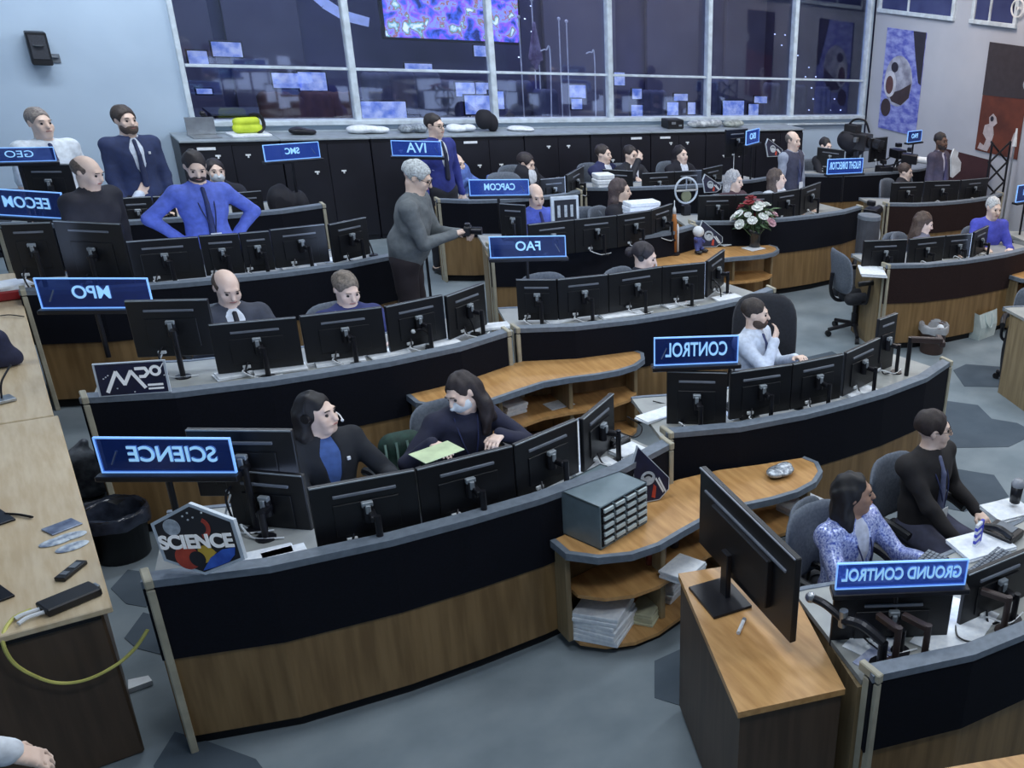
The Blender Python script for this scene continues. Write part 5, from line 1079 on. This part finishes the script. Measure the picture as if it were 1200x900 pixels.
lump('paper_heap', 430,160,(.30,.10,.06),paper,'white heap of papers on the ledge left of the IVA sign','paper'); lump('cable_heap', 484,160,(.2,.09,.07),mat('pale_grey_cloth',(160,170,178),.7,scale=30,c2=(90,98,108)),'tangle of grey cables on the ledge left of the person in royal blue','cable')
lump('paper_heap', 541,160,(.20,.10,.06),paper,'white crumpled papers on the ledge right of the person in royal blue','paper'); lump('equipment_bag', 573,162,(.17,.11,.17),mat('bag_black',(24,24,34),.8,scale=30),'bulky black bag on the cabinet ledge below the second mullion','bag')
lump('paper_heap', 612,160,(.22,.10,.035),paper,'flat white papers on the ledge right of the bulky black bag','paper')
v = onL(788,158); r = empty('electronics_box', v, 0, 'black electronics box on the ledge left of a row of white packages', 'box'); MB().box((0,0,.08), (.32,.24,.15)).build('case', blackp, r); MB().box((-.05,-.125,.1),(.08,.008,.04)).box((.08,-.125,.06),(.06,.008,.03)).build('panel', steel, r)
lump('package_pile', 826,157,(.36,.10,.075),mat('package_white',(200,206,210),.6,c2=(120,126,134),scale=14),'row of white packages on the cabinet ledge near the right end','package'); lump('package_pile', 858,152,(.22,.10,.07),mat('package_grey',(170,176,172),.6,c2=(110,116,110),scale=14),'pile of grey green packages at the right of the white ones on the ledge','package')
# headgear / backpack among rear left desks
lump('camera_backpack', 338,243,(.20,.13,.22),mat('bag_black'),'black camera backpack standing on the rear left console','bag', y=12.55, hz_=-.58)
# ---- wall speaker
v = onY(44,55,YB); r = empty('wall_speaker', (v.x,YB,v.z), .0, 'black loudspeaker bracketed high on the pale wall', 'speaker'); MB().box((0,-.14,0), (.19,.18,.36)).build('cabinet', blackp, r); MB().box((0,-.235,.02), (.15,.012,.26)).build('grille', mat('grille_grey',(58,62,72),.7,scale=120,c2=(30,32,38)), r); MB().lathe([(.03,0),(.05,.01),(.001,.012)], (0,0,0), 12).build('cone', steel, r).location = (0,-.245,.03)
MB().tube([(.05,-.06,-.1),(.14,-.05,-.1),(.16,0,-.12)], .014).box((.14,-.01,-.12),(.08,.02,.1)).build('bracket', grey, r)
# ---- posters on the right wall
def wposter(name, px, label, cells):
    (x0,y0),(x1,y1),(x2,y2) = px; a = onX(x0,y0,XR-.02); b = onX(x1,y1,XR-.02); z1 = a.z; z0 = onX(x2,y2,XR-.02).z
    r = abs_thing(name, (XR-.02, (a.y+b.y)/2, z0), label, 'poster'); wbuild(MB().box((XR-.012,(a.y+b.y)/2,(z0+z1)/2), (.02,a.y-b.y,z1-z0)), 'board', cells[0], r)
    # u to the right (towards -y), v up; both 0..1
    def shape(nm, pts, m, lvl=1):
        P = [(a.y+(b.y-a.y)*u, z0+(z1-z0)*v_) for u, v_ in pts]; n = len(P); xx = XR-.022-.003*lvl
        o = MB().add([(xx,p_[0],p_[1]) for p_ in P]+[(xx+.003,p_[0],p_[1]) for p_ in P], [tuple(range(n))[::-1], tuple(range(n,2*n))]+[(i,(i+1)%n,(i+1)%n+n,i+n) for i in range(n)]); wbuild(o, nm, m, r)
    return shape
cloud = mat('poster_clouds', (150,160,215), .6, c2=(84,92,180), scale=4, aniso=(1,1.5,3)); pdark = mat('poster_dark', (44,42,56), .6)
sh = wposter('spacecraft_poster', ((1040,32),(1086,37),(1028,149)), 'tall poster of a conical spacecraft over clouds on the right wall', (cloud,))
sh('dark_sky', [(.68,1.0),(1,1.0),(1,.5),(.93,.52),(.8,.75)], pdark)
el = lambda cx, cy, rx, ry, n=24: [(cx+rx*math.cos(2*math.pi*i/n), cy+ry*math.sin(2*math.pi*i/n)) for i in range(n)]
sh('spacecraft_body', el(.42,.50,.36,.25), mat('craft_grey',(176,180,196),.6,c2=(120,122,140),scale=6), 1); sh('spacecraft_shade', [(.2,.36),(.5,.42),(.76,.5),(.74,.36),(.55,.27),(.3,.29)], mat('craft_brown',(62,50,54),.6), 2)
sh('window_patch', el(.3,.63,.09,.05), pdark, 2); sh('hatch_ring', el(.22,.46,.16,.13), mat('craft_light',(206,208,218),.6), 3); sh('hatch', el(.21,.45,.10,.09), mat('hatch_red',(96,66,66),.6), 4); sh('nozzle', el(.16,.22,.13,.09), mat('craft_brown'), 2)
rust = mat('poster_rust', (104,52,38), .7, c2=(78,38,30), scale=3)
sh = wposter('astronaut_poster', ((1160,49),(1212,56),(1141,175)), 'large dark red poster with a white suited astronaut on the right wall', (rust,))
sh('dark_sky', [(0,1),(1,1),(1,.55),(0,.52)], mat('poster_sky',(56,50,56),.7)); sh('moon', el(.97,.68,.08,.05), moonm, 2)
sh('astronaut', [(.06,.02),(.10,.08),(.2,.06),(.24,.12),(.14,.17),(.16,.25),(.26,.27),(.24,.33),(.32,.37),(.40,.34),(.44,.29),(.36,.25),(.40,.18),(.36,.08),(.30,.01)], mat('suit_pale',(186,176,180),.7), 2); sh('visor', el(.31,.32,.04,.025), pdark, 3)
sh('rocket', [(.84,.0),(.82,.16),(.86,.24),(.9,.16),(.9,.0)], mat('suit_pale'), 2)
# dark board with pale silhouette behind the right rear people
YD = 11.5; a = onY(1117,173,YD+.1); b = onY(1162,188,YD); z0 = .95
bd = mat('maroon_board', (72,44,52), .7, c2=(60,36,44), scale=3)
r = abs_thing('display_board', ((a.x+b.x)/2,YD+.1,0), 'tall maroon display board with a white rounded silhouette at the right wall', 'board')
wbuild(MB().add([(a.x-.25,YD+.2,0),(b.x,YD,0),(b.x,YD+.04,0),(a.x-.25,YD+.24,0),(a.x-.25,YD+.2,a.z),(b.x,YD,b.z),(b.x,YD+.04,b.z),(a.x-.25,YD+.24,a.z)], [(3,2,1,0),(4,5,6,7),(0,1,5,4),(1,2,6,5),(2,3,7,6),(3,0,4,7)]), 'panel', bd, r)
sv = [onY(x, y, YD) for x, y in ((1115,208),(1124,200),(1125,190),(1121,183),(1122,178),(1117,174),(1115,178),(1113,185),(1113,207))]
wbuild(MB().add([(p.x,YD-.03,p.z) for p in sv]+[(p.x,YD-.002,p.z) for p in sv], [tuple(range(9))[::-1],tuple(range(9,18))]+[(i,(i+1)%9,(i+1)%9+9,i+9) for i in range(9)]), 'silhouette', white, r)
# ---- television camera and light stands
v = at(1003,190,1.0); v = Vector((v.x, 12.9, 0)); q = onY(1004,165,12.9); r = empty('television_camera', (q.x,12.9,0), .35, 'large black television camera on a tripod below the last window pane', 'camera'); zc = q.z
MB().box((0,0,zc), (.30,.5,.28)).box((0,.1,zc+.2), (.22,.25,.14)).build('camera_body', mat('cam_black',(26,24,28),.5), r); MB().cyl((0,-.25,zc),(0,-.5,zc-.02),.09,.11,16).build('lens', dark, r); MB().tube([(-.05,.2,zc+.15),(-.02,.1,zc+.34),(.05,-.1,zc+.36),(.08,-.2,zc+.16)], .02).build('handle', dark, r)
s = SDF((-.4,-.4,zc-.35),(.4,.4,zc+.3),.02); s.ell((.0,.12,zc-.02),(.22,.26,.2),k=.05); s.ell((.12,.1,zc-.15),(.16,.2,.14),k=.05); s.build('rain_cover', mat('bag_black'), r)
MB().box((-.22,-.1,zc+.05),(.10,.06,.08)).build('viewfinder', steel, r)
for k in range(3): t = 2*math.pi*k/3+.4; MB().cyl((0,0,zc-.15),(.42*math.cos(t),.42*math.sin(t),.0),.022,.018).build('tripod_leg', dark, r)
MB().cyl((0,0,zc-.3),(0,0,zc-.1),.06).build('pan_head', dark, r)
def rig(px, py, Y, label, k=0):
    q = onY(px, py, Y); r = empty('camera_rig', (q.x,Y,0), k*.7, label, 'camera'); zc = q.z
    MB().box((0,0,zc), (.2,.28,.16)).build('camera_body', dark, r); MB().cyl((0,-.14,zc),(0,-.36,zc),.055,.065,14).build('lens', white if k == 1 else dark, r); MB().cyl((0,-.37,zc),(0,-.38,zc),.055,n=14).build('lens_glass', blackp, r)
    MB().box((.02,.02,zc+.15), (.12,.08,.07)).build('monitor', dark, r); MB().tube([(0,.14,zc-.05),(.04,.3,zc-.15),(.06,.42,zc-.18)], .014).build('pan_handle', dark, r)
    for j in range(3): t = 2*math.pi*j/3+k; MB().cyl((0,0,zc-.08),(.36*math.cos(t),.36*math.sin(t),0),.018,.015).build('tripod_leg', grey if k == 1 else dark, r)
    return r
rig(1052,180,12.6,'black camera on a tripod right of the television camera',0); rig(1066,186,11.9,'camera with a long white lens beside the masked person',1); rig(1036,200,12.3,'small dark camera rig behind the FLIGHT DIRECTOR sign',2); rig(1022,250,10.0,'black camera rig with cables left of the reflection-tinted right rear console',3)
v = at(1020,268,.75); r = empty('equipment_case', (at(1021,275,0).x-.4,9.3,0), .2, 'upright grey equipment case beside the empty light grey chair', 'case')
q = at(1019,252,1.15); r.location = (q.x,q.y,0); MB().cyl((0,0,.0),(0,0,1.12),.16,n=20).build('case_body', mat('case_grey',(78,80,88),.6), r); MB().lathe([(.165,1.1),(.16,1.15),(.001,1.16)], n=20).build('lid', grey, r); MB().tube([(.16,-.05,.7),(.2,-.06,.85),(.16,-.05,1.0)], .014).build('side_strap', white, r)
# slender light stand with scissor arms at the right wall
q = onY(1188,175,10.6); r = empty('light_stand', (q.x,10.6,0), 0, 'tall metal stand with a bright tip in front of the astronaut poster', 'stand'); MB().cyl((0,0,0),(0,0,q.z+.1),.02,.014).build('pole', steel, r); MB().cyl((0,0,q.z+.05),(0,0,q.z+.35),.04,.015).build('lamp_tip', white, r)
for k in range(3): t = 2.1*k; MB().cyl((0,0,.5),(.4*math.cos(t),.4*math.sin(t),0),.012).build('leg', dark, r)
q = onY(1168,205,11.0); r = empty('scissor_arm', (q.x,11.0,0), 0, 'folding dark metal frame below the astronaut poster', 'frame')
for k in range(3):
    z0 = .7+.35*k; MB().cyl((-.25,0,z0),(.25,0,z0+.35),.018).build('bar', dark, r); MB().cyl((.25,.03,z0),(-.25,.03,z0+.35),.018).build('bar', dark, r)
MB().cyl((-.25,0,0),(-.25,0,1.75),.02).cyl((.25,0,0),(.25,0,1.75),.02).build('uprights', dark, r)
# ring shaped loudspeaker high at right
q = onX(1194,10,XR-.02); r = abs_thing('ring_fixture', (XR-.02,q.y,q.z), 'white ring shaped fixture in the top right corner', 'fixture'); b = MB().tube([(XR-.05,q.y+.14*math.cos(t),q.z+.14*math.sin(t)) for t in [2*math.pi*i/16 for i in range(17)]], .018, 6, False); wbuild(b, 'ring', white, r); wbuild(MB().cyl((XR,q.y,q.z),(XR-.06,q.y,q.z),.03), 'hub', white, r)
# folding monitor arms at the right end of the CONTROL console
v = at(1062,440,.961); r = empty('monitor_arm', v, -.6, 'bare folded monitor arm at the right end of the CONTROL console', 'stand'); MB().cyl((0,0,0),(0,0,.35),.02).build('pole', dark, r); MB().box((.14,0,.33),(.28,.04,.05)).build('arm', mat('arm_brown',(58,44,42),.5), r); MB().box((.28,.08,.30),(.05,.2,.05)).build('arm', mat('arm_brown'), r)
v = at(1032,780,.961); e = at(950,700,1.22)-v; r = empty('monitor_arm', v, 0, 'long black folded monitor arm beside the angled table', 'stand'); MB().cyl((0,0,0),(0,0,.14),.024).cyl((0,0,0),(0,0,.014),.06).build('pole', dark, r)
MB().tube([(0,0,.14),(e.x*.3,e.y*.3,.2),(e.x*.55,e.y*.55,e.z*.75)], .026).tube([(e.x*.55,e.y*.55,e.z*.75),(e.x*.8,e.y*.8,e.z*.95),(e.x,e.y,e.z)], .02).build('arm', dark, r); MB().cyl((e.x*.55,e.y*.55,e.z*.6),(e.x*.55,e.y*.55,e.z*.95),.022).build('joint', steel, r); MB().ball((e.x,e.y,e.z),.028).build('joint', steel, r)
for i, (x, y) in enumerate(((1048,778),(1082,775),(1175,740))):
    v = at(x, y, .961); r = empty('monitor_arm', v, .2*i, '%s short post arm on the GROUND CONTROL worktop' % ['left','middle','right'][i], 'stand'); MB().cyl((0,0,0),(0,0,.22),.018).cyl((0,0,0),(0,0,.015),.045).build('pole', mat('arm_brown'), r); MB().box((0,.07,.2),(.035,.16,.035)).build('arm', mat('arm_brown'), r)
# marker on the angled table, white wedge on the floor
v = at(868,737,.951); r = empty('marker', v+Vector((0,0,.011)), .7, 'white marker lying at the corner of the flat monitor stand', 'marker'); MB().cyl((-.05,0,0),(.05,0,0),.01).build('barrel', white, r); MB().cyl((.05,0,0),(.07,0,0),.011).build('cap', grey, r)
v = at(166,803,0); tag(MB().prism([(v.x-.06,v.y-.04),(v.x+.05,v.y-.03),(v.x+.04,v.y+.03),(v.x-.05,v.y+.05)],.0,.03).build('door_wedge', white), 'white wedge on the floor beside the side counter', 'wedge')
# camera held by the photographer
hl = P5['_hand']; R5 = Matrix.Rotation(P5.rotation_euler.z,4,'Z'); mid = Vector([(hl[i]+hl[i+3])/2 for i in range(3)])+Vector((0,-.09,.03)); r = empty('photo_camera', P5.location+(R5 @ (mid*SF)), P5.rotation_euler.z, 'black camera held by the white haired person in the aisle', 'camera')
MB().box((0,0,0),(.13,.06,.09)).box((0,0,.055),(.05,.05,.03)).build('camera_body', blackp, r); MB().cyl((0,-.03,0),(0,-.13,0),.035,.04,16).build('lens', dark, r)
q = at(1090,903,1.0); q2 = at(1215,881,1.0); dq = (q2-q); r = abs_thing('front_counter', ((q.x+q2.x)/2,(q.y+q2.y)/2,0), 'wooden counter whose pale edge crosses the lower right corner', 'counter'); n_ = Vector((dq.y,-dq.x,0)).normalized()
wbuild(MB().prism([tuple(v[:2]) for v in (q-dq*.2, q2+dq*.3, q2+dq*.3+n_*.4, q-dq*.2+n_*.4)], .965, 1.0), 'countertop', wood, r); wbuild(MB().prism([tuple(v[:2]) for v in (q-dq*.15+n_*.05, q2+dq*.25+n_*.05, q2+dq*.25+n_*.38, q-dq*.15+n_*.38)], 0, .965), 'base', woodd, r)
